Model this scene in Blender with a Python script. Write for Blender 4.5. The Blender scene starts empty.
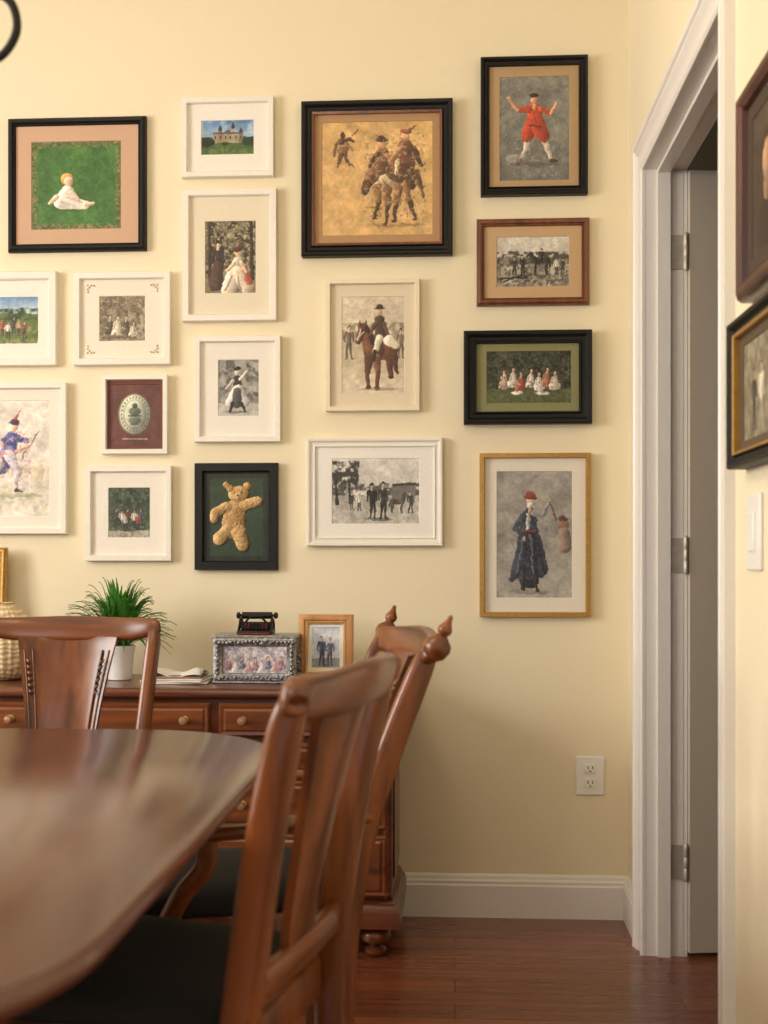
import bpy, bmesh, math, random
import numpy as np
from mathutils import Vector, Matrix
random.seed(4)
scene = bpy.context.scene
COL = scene.collection
# ------------------------------------------------------------------ survey numbers (metres)
CAMH = 1.07; FPX = 1200.0; YAW = math.atan(71/1200.0); HOR = 560.0
D = 3.616      # back wall plane
XR = 0.515     # right wall plane
CA, SA = math.cos(YAW), math.sin(YAW)
def on_back(u, v, Y=D):
    k = (u-384)/FPX
    t = Y/(CA+SA*k)
    return t*(-SA+CA*k), CAMH+t*(HOR-v)/FPX
def lin(c):
    r = []
    for x in c[:3]:
        x = x/255.0
        r.append(x/12.92 if x <= .04045 else ((x+.055)/1.055)**2.4)
    return (r[0], r[1], r[2], 1)
# ------------------------------------------------------------------ materials
def newmat(name):
    m = bpy.data.materials.new(name); m.use_nodes = True
    nt = m.node_tree
    return m, nt, nt.nodes['Principled BSDF']
def plain(name, col, rough=.5, metal=0, bump=0, bscale=60, var=0.0, coat=0, spec=.5):
    m, nt, b = newmat(name)
    b.inputs['Roughness'].default_value = rough
    b.inputs['Metallic'].default_value = metal
    b.inputs['Coat Weight'].default_value = coat
    b.inputs['Specular IOR Level'].default_value = spec
    tc = nt.nodes.new('ShaderNodeTexCoord'); n = nt.nodes.new('ShaderNodeTexNoise')
    n.inputs['Scale'].default_value = bscale; n.inputs['Detail'].default_value = 4
    nt.links.new(tc.outputs['Object'], n.inputs['Vector'])
    c = lin(col)
    r = nt.nodes.new('ShaderNodeValToRGB')
    r.color_ramp.elements[0].position = .3; r.color_ramp.elements[1].position = .7
    r.color_ramp.elements[0].color = tuple(x*(1-var) for x in c[:3])+(1,)
    r.color_ramp.elements[1].color = tuple(min(1, x*(1+var)) for x in c[:3])+(1,)
    nt.links.new(n.outputs['Fac'], r.inputs['Fac']); nt.links.new(r.outputs['Color'], b.inputs['Base Color'])
    if bump:
        bp = nt.nodes.new('ShaderNodeBump'); bp.inputs['Strength'].default_value = bump; bp.inputs['Distance'].default_value = .002
        nt.links.new(n.outputs['Fac'], bp.inputs['Height']); nt.links.new(bp.outputs['Normal'], b.inputs['Normal'])
    return m
def wood(name, dark, light, rough=.3, axis=2, scale=1.0, coat=.3):
    m, nt, b = newmat(name)
    tc = nt.nodes.new('ShaderNodeTexCoord'); mp = nt.nodes.new('ShaderNodeMapping')
    s = [34*scale]*3; s[axis] = 1.8*scale
    mp.inputs['Scale'].default_value = s
    n = nt.nodes.new('ShaderNodeTexNoise'); n.inputs['Scale'].default_value = 1.0
    n.inputs['Detail'].default_value = 7; n.inputs['Distortion'].default_value = .35
    r = nt.nodes.new('ShaderNodeValToRGB')
    r.color_ramp.elements[0].position = .32; r.color_ramp.elements[0].color = lin(dark)
    r.color_ramp.elements[1].position = .68; r.color_ramp.elements[1].color = lin(light)
    nt.links.new(tc.outputs['Object'], mp.inputs['Vector']); nt.links.new(mp.outputs['Vector'], n.inputs['Vector'])
    nt.links.new(n.outputs['Fac'], r.inputs['Fac']); nt.links.new(r.outputs['Color'], b.inputs['Base Color'])
    b.inputs['Roughness'].default_value = rough; b.inputs['Coat Weight'].default_value = coat; b.inputs['Coat Roughness'].default_value = .2
    return m
M_wall = plain('wall_paint', (238, 226, 195), .75, bump=.15, bscale=180, var=.015)
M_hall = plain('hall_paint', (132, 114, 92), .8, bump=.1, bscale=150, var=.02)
M_ceil = plain('ceiling_paint', (240, 236, 226), .85, bump=.1, bscale=200, var=.01)
M_trim = plain('trim_white', (234, 230, 224), .35, bump=.03, bscale=40, var=.01)
M_door = plain('door_white', (196, 186, 170), .45, bump=.03, bscale=40, var=.01)
M_plate = plain('plastic_white', (240, 238, 232), .3)
M_slot = plain('slot_dark', (40, 36, 32), .5)
M_hinge = plain('hinge_steel', (196, 190, 178), .45, metal=.6, var=.1)
M_black = plain('frame_black', (12, 11, 10), .5, var=.15, bump=.1, bscale=90, spec=.35)
M_white = plain('frame_white', (238, 233, 222), .4, var=.02, bump=.08, bscale=50)
M_cream = plain('frame_cream', (234, 222, 196), .4, var=.03, bump=.1, bscale=60)
M_gold = plain('frame_gold', (186, 146, 80), .38, metal=.6, var=.12, bscale=80, bump=.1)
M_brass = plain('brass', (205, 175, 120), .3, metal=.9)
M_knob = plain('knob_bronze', (176, 140, 104), .35, metal=.5)
M_fwood = wood('frame_walnut', (84, 44, 24), (128, 74, 42), .35)
M_dwood = wood('frame_mahogany', (58, 26, 16), (92, 44, 28), .35)
M_oakf = wood('frame_oak', (168, 112, 60), (204, 150, 92), .4)
M_chair = wood('chair_cherry', (74, 36, 14), (132, 73, 31), .3, scale=.8, coat=.2)
M_chairx = wood('chair_cherry_rail', (76, 38, 15), (136, 76, 34), .3, axis=0, scale=.8, coat=.2)
M_dress = wood('dresser_cherry', (74, 34, 15), (116, 60, 29), .3, axis=0)
M_dressf = wood('dresser_drawer', (88, 43, 19), (138, 78, 41), .3, axis=0, scale=.9)
M_table = wood('table_mahogany', (80, 42, 29), (104, 60, 43), .2, axis=1, scale=.5, coat=.35)
M_cush = plain('cushion_black', (18, 18, 19), .85, bump=.4, bscale=220, var=.25)
M_iron = plain('iron_black', (18, 17, 16), .45, metal=.3)
M_red = plain('ribbon_red', (126, 34, 28), .5)
M_silver = plain('silver_ornate', (150, 150, 152), .35, metal=.75, bump=1.0, bscale=110, var=.45)
M_pot = plain('ceramic_white', (232, 232, 234), .25, coat=.4)
M_soil = plain('soil', (48, 34, 24), .95, bump=.6, bscale=80, var=.3)
M_leaf = plain('leaf_green', (66, 128, 44), .45, var=.45, bscale=14)
M_paper = plain('paper', (226, 222, 214), .6, var=.05)
M_paperr = plain('paper_print', (150, 120, 110), .5, var=.35, bscale=40)
M_candle = plain('candle_sleeve', (235, 225, 200), .5)
M_vase, nt, b = newmat('woven_rattan')
tc = nt.nodes.new('ShaderNodeTexCoord'); sx_ = nt.nodes.new('ShaderNodeTexWave'); sx_.bands_direction = 'Z'; sx_.inputs['Scale'].default_value = 22; sx_.inputs['Distortion'].default_value = 6
nt.links.new(tc.outputs['Object'], sx_.inputs['Vector'])
r = nt.nodes.new('ShaderNodeValToRGB'); r.color_ramp.elements[0].color = lin((196, 170, 126)); r.color_ramp.elements[1].color = lin((234, 218, 182))
nt.links.new(sx_.outputs['Fac'], r.inputs['Fac']); nt.links.new(r.outputs['Color'], b.inputs['Base Color']); b.inputs['Roughness'].default_value = .5
bp = nt.nodes.new('ShaderNodeBump'); bp.inputs['Strength'].default_value = .4; bp.inputs['Distance'].default_value = .003
nt.links.new(sx_.outputs['Fac'], bp.inputs['Height']); nt.links.new(bp.outputs['Normal'], b.inputs['Normal'])
M_floor, nt, b = newmat('floor_hardwood')
tc = nt.nodes.new('ShaderNodeTexCoord'); br = nt.nodes.new('ShaderNodeTexBrick')
br.inputs['Scale'].default_value = 1; br.inputs['Brick Width'].default_value = 1.1; br.inputs['Row Height'].default_value = .085
br.inputs['Mortar Size'].default_value = .0015; br.inputs['Bias'].default_value = 0
br.inputs['Color1'].default_value = lin((134, 76, 50)); br.inputs['Color2'].default_value = lin((108, 58, 38)); br.inputs['Mortar'].default_value = lin((46, 24, 18))
nt.links.new(tc.outputs['Object'], br.inputs['Vector'])
mp = nt.nodes.new('ShaderNodeMapping'); mp.inputs['Scale'].default_value = (2.5, 45, 1)
n = nt.nodes.new('ShaderNodeTexNoise'); n.inputs['Scale'].default_value = 1; n.inputs['Detail'].default_value = 5
nt.links.new(tc.outputs['Object'], mp.inputs['Vector']); nt.links.new(mp.outputs['Vector'], n.inputs['Vector'])
mx = nt.nodes.new('ShaderNodeMix'); mx.data_type = 'RGBA'; mx.blend_type = 'OVERLAY'; mx.inputs[0].default_value = .5
nt.links.new(br.outputs['Color'], mx.inputs[6]); nt.links.new(n.outputs['Fac'], mx.inputs[7]); nt.links.new(mx.outputs[2], b.inputs['Base Color'])
b.inputs['Roughness'].default_value = .26; b.inputs['Coat Weight'].default_value = .2; b.inputs['Coat Roughness'].default_value = .15
M_art, nt, b = newmat('printed_picture')
at = nt.nodes.new('ShaderNodeAttribute'); at.attribute_name = 'Col'
nt.links.new(at.outputs['Color'], b.inputs['Base Color']); b.inputs['Roughness'].default_value = .5
_mats = {}
def matboard(col):
    if col not in _mats: _mats[col] = plain('mat_%d_%d_%d' % col, col, .85, var=.02, bscale=90)
    return _mats[col]
# ------------------------------------------------------------------ mesh helpers
def mk(name, verts, faces, mat, parent=None, smooth=None, mats=None):
    me = bpy.data.meshes.new(name); me.from_pydata([tuple(v) for v in verts], [], faces)
    bm = bmesh.new(); bm.from_mesh(me); bmesh.ops.recalc_face_normals(bm, faces=bm.faces); bm.to_mesh(me); bm.free()
    me.materials.append(mat)
    o = bpy.data.objects.new(name, me); COL.objects.link(o)
    if smooth is not None:
        me.polygons.foreach_set('use_smooth', [True]*len(me.polygons)); me.set_sharp_from_angle(angle=math.radians(smooth))
    if parent: o.parent = parent
    return o
def empty(name, loc=(0, 0, 0), rot=0):
    e = bpy.data.objects.new(name, None); e.empty_display_size = .1; e.location = loc; e.rotation_euler = (0, 0, rot)
    COL.objects.link(e); return e
def bevel(o, w, seg=2):
    m = o.modifiers.new('bevel', 'BEVEL'); m.width = w; m.segments = seg; m.limit_method = 'ANGLE'
    o.data.polygons.foreach_set('use_smooth', [True]*len(o.data.polygons)); o.data.set_sharp_from_angle(angle=math.radians(60))
    return o
def boxes(name, lst, mat, parent=None, bev=0):
    V = []; F = []
    for (x0, x1, y0, y1, z0, z1) in lst:
        k = len(V)
        V += [(x0, y0, z0), (x1, y0, z0), (x1, y1, z0), (x0, y1, z0), (x0, y0, z1), (x1, y0, z1), (x1, y1, z1), (x0, y1, z1)]
        F += [[k+i for i in f] for f in ((0, 3, 2, 1), (4, 5, 6, 7), (0, 1, 5, 4), (1, 2, 6, 5), (2, 3, 7, 6), (3, 0, 4, 7))]
    o = mk(name, V, F, mat, parent)
    if bev: bevel(o, bev)
    return o
def box(name, x0, x1, y0, y1, z0, z1, mat, parent=None, bev=0):
    return boxes(name, [(x0, x1, y0, y1, z0, z1)], mat, parent, bev)
def catmull(P, sub):
    P = np.array(P, float); n = len(P); out = []
    for i in range(n-1):
        p0 = P[max(i-1, 0)]; p1 = P[i]; p2 = P[i+1]; p3 = P[min(i+2, n-1)]
        for k in range(sub):
            t = k/sub
            out.append(.5*((2*p1)+(-p0+p2)*t+(2*p0-5*p1+4*p2-p3)*t*t+(-p0+3*p1-3*p2+p3)*t**3))
    out.append(P[-1]); return np.array(out)
def sweep_geo(pts, sizes, side=(1, 0, 0), sub=6, n=14, p=2.0):
    A = catmull([list(a)+list(s) for a, s in zip(pts, sizes)], sub)
    V = []; F = []; m = len(A)
    for i in range(m):
        c = Vector(A[i][:3]); a, bb = A[i][3], A[i][4]
        T = (Vector(A[min(i+1, m-1)][:3])-Vector(A[max(i-1, 0)][:3])).normalized()
        S = Vector(side); S = (S-T*S.dot(T)).normalized(); N = T.cross(S)
        for k in range(n):
            th = 2*math.pi*(k+.5)/n; cc, ss = math.cos(th), math.sin(th)
            V.append(c+S*(a*math.copysign(abs(cc)**(2/p), cc))+N*(bb*math.copysign(abs(ss)**(2/p), ss)))
    for i in range(m-1):
        for k in range(n):
            F.append([i*n+k, i*n+(k+1) % n, (i+1)*n+(k+1) % n, (i+1)*n+k])
    F.append(list(range(n))[::-1]); F.append([(m-1)*n+k for k in range(n)])
    return V, F
def sweep(name, pts, sizes, mat, parent=None, **k):
    V, F = sweep_geo(pts, sizes, **k); return mk(name, V, F, mat, parent, smooth=50)
def merge_geo(lst):
    V = []; F = []
    for v, f in lst:
        k = len(V); V += list(v); F += [[i+k for i in q] for q in f]
    return V, F
def lathe_geo(prof, c=(0, 0, 0), seg=28, ribs=0, ribamp=0):
    V = []; F = []; m = len(prof)
    for r, z in prof:
        for k in range(seg):
            th = 2*math.pi*k/seg
            rr = r*(1+(ribamp*(abs(math.cos(th*ribs/2))-.5) if ribs else 0))
            V.append((c[0]+rr*math.cos(th), c[1]+rr*math.sin(th), c[2]+z))
    for i in range(m-1):
        for k in range(seg): F.append([i*seg+k, i*seg+(k+1) % seg, (i+1)*seg+(k+1) % seg, (i+1)*seg+k])
    F.append(list(range(seg))[::-1]); F.append([(m-1)*seg+k for k in range(seg)])
    return V, F
def lathe(name, prof, c, mat, parent=None, seg=28, **k):
    V, F = lathe_geo(prof, c, seg, **k); return mk(name, V, F, mat, parent, smooth=40)
def rot_geo(g, M):
    return [M @ Vector(v) for v in g[0]], g[1]
# ------------------------------------------------------------------ picture painting (flat printed art as vertex colour)
class Art:
    def __init__(s, w, h, base, res=.42, seed=1, warp=1.0):
        s.w, s.h = w, h; nx = max(8, int(w/res)); ny = max(8, int(h/res)); s.nx, s.ny = nx, ny; s.seed = seed
        s.GX, s.GY = np.meshgrid(np.linspace(0, w, nx), np.linspace(0, h, ny))
        s.I = np.ones((ny, nx, 3))*np.array(base)/255.0; s.H = np.zeros((ny, nx)); warp *= .42
        s.X = s.GX+warp*((s.nz(9)-.5)*3.0+(s.nz(3.5)-.5)*2.6+(s.nz(1.6)-.5)*1.4)
        s.Y = s.GY+warp*((s.nz(9)-.5)*3.0+(s.nz(3.5)-.5)*2.6+(s.nz(1.6)-.5)*1.4)
    def nz(s, sc):
        s.seed += 1; rg = np.random.RandomState(s.seed*7+3)
        gx = s.GX/sc; gy = s.GY/sc; G = rg.rand(int(s.h/sc)+3, int(s.w/sc)+3)
        ix = gx.astype(int); iy = gy.astype(int); fx = gx-ix; fy = gy-iy
        fx = fx*fx*(3-2*fx); fy = fy*fy*(3-2*fy)
        return (G[iy, ix]*(1-fx)+G[iy, ix+1]*fx)*(1-fy)+(G[iy+1, ix]*(1-fx)+G[iy+1, ix+1]*fx)*fy
    def mix(s, m, c, sh=None):
        m = np.clip(m, 0, 1)[..., None]; C = np.array(c)/255.0
        if sh is not None: C = C[None, None, :]*sh[..., None]
        s.I = np.clip(s.I*(1-m)+C*m, 0, 1)
    def mottle(s, c, sc=6, th=.5, soft=.15, amt=1.0, box=None):
        n_ = .6*s.nz(sc)+.4*s.nz(sc*.45); soft = soft*1.5
        m = np.clip((n_-th)/soft+.5, 0, 1)*amt
        if box is not None:
            x0, y0, x1, y1 = box; q = 1.2
            m = m*np.clip((s.X-x0)/q+.5, 0, 1)*np.clip((x1-s.X)/q+.5, 0, 1)*np.clip((s.Y-y0)/q+.5, 0, 1)*np.clip((y1-s.Y)/q+.5, 0, 1)
        s.mix(m, c); return s
    def grad(s, c, y0, y1):
        s.mix((s.Y-y0)/(y1-y0), c); return s
    def rect(s, x0, y0, x1, y1, c, a=1):
        s.mix(a*((s.X >= x0) & (s.X <= x1) & (s.Y >= y0) & (s.Y <= y1)), c); return s
    def ell(s, cx, cy, rx, ry, c, rot=0, a=1, relief=0):
        r = math.radians(rot); dx = s.X-cx; dy = s.Y-cy
        x = dx*math.cos(r)+dy*math.sin(r); y = -dx*math.sin(r)+dy*math.cos(r)
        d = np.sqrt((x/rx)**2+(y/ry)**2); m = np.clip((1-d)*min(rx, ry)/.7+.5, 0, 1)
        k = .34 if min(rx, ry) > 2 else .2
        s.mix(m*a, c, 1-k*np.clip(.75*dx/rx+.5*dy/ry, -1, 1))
        if relief: s.H = np.maximum(s.H, relief*np.sqrt(np.clip(1-d*d, 0, 1)))
        return s
    def cap(s, x1, y1, x2, y2, r1, r2, c, a=1, relief=0):
        vx, vy = x2-x1, y2-y1; L = vx*vx+vy*vy+1e-6
        t = np.clip(((s.X-x1)*vx+(s.Y-y1)*vy)/L, 0, 1)
        dx = s.X-x1-t*vx; dy = s.Y-y1-t*vy
        d = np.hypot(dx, dy); r = r1+(r2-r1)*t
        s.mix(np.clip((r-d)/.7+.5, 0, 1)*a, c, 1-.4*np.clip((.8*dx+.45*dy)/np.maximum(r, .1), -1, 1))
        if relief: s.H = np.maximum(s.H, relief*np.sqrt(np.clip(1-(d/r)**2, 0, 1)))
        return s
    def grain(s, amt=.06, sc=1.3):
        f = 1+(s.nz(14)-.5)*.16+(s.nz(5)-.5)*.12+(s.nz(2.2)-.5)*.10
        s.I = np.clip(s.I*f[..., None]+((s.nz(sc)-.5)*1.1*amt)[..., None]+((s.nz(sc*4)-.5)*amt*.5)[..., None], 0, 1); return s
    def horse(s, x, y, L, c1, c2, flip=1):
        f = flip; q = L
        for lx, ly in ((-.30, .0), (.30, .02)): s.cap(x+f*lx*q+f*.05*q, y-.62*q, x+f*lx*q+f*.07*q, y-.02*q, .07*q, .03*q, c2)
        s.cap(x+f*.42*q, y-.85*q, x+f*.52*q, y-.4*q, .05*q, .03*q, c2)
        s.ell(x, y-.74*q, .42*q, .2*q, c1).ell(x+f*.26*q, y-.76*q, .2*q, .22*q, c1).ell(x-f*.26*q, y-.74*q, .18*q, .21*q, c1)
        s.cap(x-f*.32*q, y-.8*q, x-f*.52*q, y-1.12*q, .14*q, .08*q, c1).cap(x-f*.52*q, y-1.14*q, x-f*.68*q, y-.96*q, .08*q, .045*q, c1).cap(x-f*.5*q, y-1.2*q, x-f*.5*q, y-1.26*q, .03*q, .01*q, c2).cap(x-f*.42*q, y-1.16*q, x-f*.28*q, y-.9*q, .04*q, .04*q, c2, .8)
        for lx, k in ((-.27, -.05), (.29, .03)):
            s.cap(x+f*lx*q, y-.62*q, x+f*(lx-.01)*q, y-.34*q, .085*q, .042*q, c1).cap(x+f*(lx-.01)*q, y-.34*q, x+f*(lx+k)*q, y-.02*q, .042*q, .028*q, c1).ell(x+f*(lx+k)*q, y-.015*q, .04*q, .025*q, c2)
        return s
    def person(s, x, y, h, coat, legs, skin=(205, 170, 140), hat=None, hair=(40, 30, 26)):
        j = ((x*7.3+y*3.1) % 5-2.5)*.012*h
        s.cap(x-h*.035, y-h*.48, x-h*.06-j*.5, y-h*.24, h*.05, h*.034, legs).cap(x-h*.06-j*.5, y-h*.24, x-h*.07, y, h*.034, h*.022, legs).cap(x+h*.035, y-h*.48, x+h*.07+j*.5, y, h*.05, h*.022, legs)
        s.ell(x-h*.085, y, h*.04, h*.018, legs).ell(x+h*.09, y, h*.04, h*.018, legs)
        s.cap(x+j, y-h*.74, x, y-h*.47, h*.085, h*.078, coat)
        s.cap(x-h*.09+j, y-h*.77, x-h*.15, y-h*.6, h*.036, h*.028, coat).cap(x-h*.15, y-h*.6, x-h*.11+j, y-h*.47, h*.026, h*.02, coat).cap(x+h*.09+j, y-h*.77, x+h*.14+j, y-h*.48, h*.036, h*.022, coat)
        s.ell(x-h*.11+j, y-h*.45, h*.02, h*.022, skin).ell(x+h*.145+j, y-h*.46, h*.02, h*.022, skin)
        s.cap(x+j, y-h*.84, x+j, y-h*.8, h*.028, h*.03, skin).ell(x+j, y-h*.93, h*.048, h*.06, hair).ell(x+j+h*.006, y-h*.905, h*.04, h*.052, skin)
        if hat: s.ell(x+j, y-h*.955, h*.075, h*.018, hat).ell(x+j, y-h*.98, h*.043, h*.035, hat)
        return s
    def seated(s, x, y, h, dress, skin=(216, 178, 148), hair=(50, 36, 30)):
        s.ell(x, y-h*.2, h*.3, h*.22, dress).cap(x-h*.1, y-h*.25, x-h*.22, y-h*.08, h*.09, h*.08, dress).cap(x, y-h*.6, x, y-h*.3, h*.12, h*.17, dress).cap(x-h*.12, y-h*.6, x-h*.2, y-h*.36, h*.05, h*.035, dress).cap(x-h*.2, y-h*.36, x-h*.06, y-h*.28, h*.03, h*.025, skin).cap(x, y-h*.74, x, y-h*.68, h*.04, h*.045, skin).ell(x, y-h*.87, h*.095, h*.1, hair).ell(x+h*.01, y-h*.83, h*.068, h*.088, skin)
        return s
    def build(s, name, W, Hh, depth, parent):
        nx, ny = s.nx, s.ny
        xs = (s.GX/s.w-.5)*W; zs = (.5-s.GY/s.h)*Hh
        co = np.stack([xs, -depth-s.H, zs], -1).reshape(-1, 3)
        idx = np.arange(nx*ny).reshape(ny, nx)
        q = np.stack([idx[1:, :-1], idx[1:, 1:], idx[:-1, 1:], idx[:-1, :-1]], -1).reshape(-1, 4)
        me = bpy.data.meshes.new(name)
        me.vertices.add(len(co)); me.vertices.foreach_set('co', co.ravel())
        me.loops.add(q.size); me.loops.foreach_set('vertex_index', q.ravel().astype(np.int32))
        me.polygons.add(len(q)); me.polygons.foreach_set('loop_start', np.arange(0, q.size, 4, dtype=np.int32))
        me.update(calc_edges=True); me.validate()
        ca = me.color_attributes.new('Col', 'FLOAT_COLOR', 'POINT')
        c = s.I; L = np.where(c <= .04045, c/12.92, ((c+.055)/1.055)**2.4)
        L = np.concatenate([L, np.ones(L.shape[:2]+(1,))], -1)
        ca.data.foreach_set('color', L.reshape(-1).astype(np.float32))
        me.polygons.foreach_set('use_smooth', [True]*len(me.polygons))
        me.materials.append(M_art)
        o = bpy.data.objects.new(name, me); COL.objects.link(o); o.parent = parent; return o

def ring_geo(loops):
    V = []; F = []
    for (x0, x1, z0, z1, y) in loops: V += [(x0, y, z0), (x1, y, z0), (x1, y, z1), (x0, y, z1)]
    for i in range(len(loops)-1):
        for k in range(4): F.append([i*4+k, i*4+(k+1) % 4, (i+1)*4+(k+1) % 4, (i+1)*4+k])
    return V, F
def make_frame(name, W, H, fw, mat, matcol, pic, art, depth=.024, style='flat', loc=(0, 0, 0), rot=0, tilt=0, lip=None, parent=None):
    e = empty(name, loc, rot); e.rotation_euler[0] = tilt
    if parent: e.parent = parent
    x0, x1, z0, z1 = -W/2, W/2, -H/2, H/2
    prof = {'flat': [(0, 0), (0, .85), (.08, 1), (.85, 1), (1, .8), (1, .45)],
            'scoop': [(0, 0), (0, .9), (.1, 1), (.3, .95), (.5, .7), (.75, .65), (.85, .8), (.93, .78), (1, .45)],
            'round': [(0, 0), (0, .6), (.12, .85), (.35, 1), (.6, .95), (.75, .72), (.82, .72), (.9, .8), (1, .45)]}[style]
    L = [(x0+i*fw, x1-i*fw, z0+i*fw, z1-i*fw, -d*depth) for i, d in prof]
    V, F = ring_geo(L)
    F.append([0, 1, 2, 3])
    mk('frame', V, F, mat, e, smooth=35)
    if lip:
        a = fw*.88; w = fw*.2
        V, F = ring_geo([(x0+a, x1-a, z0+a, z1-a, -depth*.7), (x0+a, x1-a, z0+a, z1-a, -depth*.86), (x0+a+w, x1-a-w, z0+a+w, z1-a-w, -depth*.8), (x0+a+w, x1-a-w, z0+a+w, z1-a-w, -depth*.4)])
        mk('gilt_lip', V, F, lip, e)
    l, r, b_, t = pic
    px0, px1, pz0, pz1 = x0+l, x1-r, z0+b_, z1-t
    md = depth*.5
    f2 = fw*.9
    V, F = ring_geo([(x0+f2, x1-f2, z0+f2, z1-f2, -md), (px0, px1, pz0, pz1, -md), (px0+.0012, px1-.0012, pz0+.0012, pz1-.0012, -md+.0022)])
    mk('mat_board', V, F, matboard(matcol), e)
    h = empty('print_mount', ((px0+px1)/2, 0, (pz0+pz1)/2)); h.parent = e
    art.build('print', px1-px0, pz1-pz0, md-.002, h)
    return e
def wall_frame(name, b, fwpx, mat, matcol, p, art, **k):
    Yp = D-.018
    um, vm = (b[0]+b[2])/2, (b[1]+b[3])/2
    X0, _ = on_back(b[0], vm, Yp); X1, _ = on_back(b[2], vm, Yp)
    _, Z1 = on_back(um, b[1], Yp); _, Z0 = on_back(um, b[3], Yp)
    W, H = X1-X0, Z1-Z0; s = W/(b[2]-b[0])
    pic = ((p[0]-b[0])*s, (b[2]-p[2])*s, (b[3]-p[3])*s, (p[1]-b[1])*s)
    return make_frame(name, W, H, fwpx*s, mat, matcol, pic, art, loc=((X0+X1)/2-.001, D-.0005, (Z0+Z1)/2), **k)

# ================================================================== ROOM
XL = -3.3; YB = -2.4; CZ = 2.95; T = .12; TR_ = .10; YH = 4.4; XH = 2.4
Y0, Y1, ZT = 2.33, 3.28, 2.125
OY0, OY1, OZ = Y0-.02, Y1+.02, ZT+.02
boxes('floor', [(XL-T, XH, YB-T, YH, -.1, 0)], M_floor)
boxes('ceiling', [(XL-T, XH, YB-T, YH, CZ, CZ+.1)], M_ceil)
boxes('wall_back', [(XL-T, XR+TR_, D, D+T, 0, CZ)], M_wall)
boxes('wall_right', [(XR, XR+TR_, YB-T, OY0, 0, CZ), (XR, XR+TR_, OY1, D, 0, CZ), (XR, XR+TR_, OY0, OY1, OZ, CZ)], M_wall)
WY0, WY1, WZ0, WZ1 = .5, 2.3, 1.0, 2.5
boxes('wall_left', [(XL-T, XL, YB-T, WY0, 0, CZ), (XL-T, XL, WY1, D, 0, CZ), (XL-T, XL, WY0, WY1, 0, WZ0), (XL-T, XL, WY0, WY1, WZ1, CZ)], M_wall)
RX0, RX1 = -2.6, -.4
boxes('wall_rear', [(XL-T, RX0, YB-T, YB, 0, CZ), (RX1, XR, YB-T, YB, 0, CZ), (RX0, RX1, YB-T, YB, 0, WZ0), (RX0, RX1, YB-T, YB, WZ1, CZ)], M_wall)
def win_left():
    e = empty('window_1'); L = []
    for y in (WY0, (WY0+WY1)/2-.03, WY1-.06): L.append((XL-.09, XL-.03, y, y+.06, WZ0, WZ1))
    for z in (WZ0, (WZ0+WZ1)/2-.025, WZ1-.06): L.append((XL-.085, XL-.035, WY0+.01, WY1-.01, z, z+.06))
    boxes('sash', L, M_trim, e, .004)
    boxes('casing', [(XL, XL+.02, WY0-.09, WY0, WZ0-.09, WZ1+.09), (XL, XL+.02, WY1, WY1+.09, WZ0-.09, WZ1+.09), (XL, XL+.02, WY0, WY1, WZ1, WZ1+.09), (XL, XL+.04, WY0-.1, WY1+.1, WZ0-.03, WZ0)], M_trim, e, .003)
def win_rear_fill():
    e = empty('rear_fill_window'); L = []  # unseen window behind the camera, added to let the rear fill in
    for x in (RX0, (RX0+RX1)/2-.03, RX1-.06): L.append((x, x+.06, YB-.09, YB-.03, WZ0, WZ1))
    for z in (WZ0, (WZ0+WZ1)/2-.025, WZ1-.06): L.append((RX0+.01, RX1-.01, YB-.085, YB-.035, z, z+.06))
    boxes('sash', L, M_trim, e, .004)
    boxes('casing', [(RX0-.09, RX0, YB, YB+.02, WZ0-.09, WZ1+.09), (RX1, RX1+.09, YB, YB+.02, WZ0-.09, WZ1+.09), (RX0, RX1, YB, YB+.02, WZ1, WZ1+.09), (RX0-.1, RX1+.1, YB, YB+.04, WZ0-.03, WZ0)], M_trim, e, .003)
win_left(); win_rear_fill()
BP = [(0, 0), (.016, 0), (.016, .095), (.013, .1), (.013, .108), (.009, .114), (.007, .122), (.003, .127), (0, .128)]
def baseboard(name, a, bpt, nrm):
    V = []; F = []; n = len(BP)
    for q in (a, bpt):
        for o_, z in BP: V.append((q[0]+nrm[0]*o_, q[1]+nrm[1]*o_, z))
    for k in range(n): F.append([k, (k+1) % n, n+(k+1) % n, n+k])
    F += [list(range(n)), list(range(n, 2*n))]
    mk(name, V, F, M_trim)
baseboard('baseboard_back', (XL, D), (XR, D), (0, -1))
baseboard('baseboard_right', (XR, Y1+.09), (XR, D), (-1, 0))
baseboard('baseboard_right_near', (XR, YB), (XR, Y0-.09), (-1, 0))
baseboard('baseboard_left', (XL, YB), (XL, D), (1, 0))
CP = [(0, 0), (0, .010), (.006, .014), (.012, .014), (.016, .010), (.04, .011), (.052, .015), (.06, .020), (.068, .018), (.072, .024), (.088, .024), (.09, .020), (.09, 0)]
def casing(name, xw, sgn):
    V = []; F = []; n = len(CP)
    for j in range(4):
        for o_, p in CP:
            y = Y0-o_ if j < 2 else Y1+o_; z = 0 if j in (0, 3) else ZT+o_
            V.append((xw+sgn*p, y, z))
    for j in range(3):
        for k in range(n-1): F.append([j*n+k, j*n+k+1, (j+1)*n+k+1, (j+1)*n+k])
    mk(name, V, F, M_trim, None, smooth=25)
casing('trim_1', XR, -1); casing('trim_2', XR+TR_, 1)
boxes('trim_3', [(XR-.001, XR+TR_+.001, Y1, OY1, 0, OZ), (XR-.001, XR+TR_+.001, OY0, Y0, 0, OZ), (XR-.001, XR+TR_+.001, Y0, Y1, ZT, OZ),
                 (XR+.03, XR+.064, Y1-.012, Y1, 0, ZT), (XR+.03, XR+.064, Y0, Y0+.012, 0, ZT), (XR+.03, XR+.064, Y0+.012, Y1-.012, ZT-.012, ZT)], M_trim)
d1 = empty('door_1', (XR+TR_+.012, Y1-.012, 0), math.radians(8))
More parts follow.
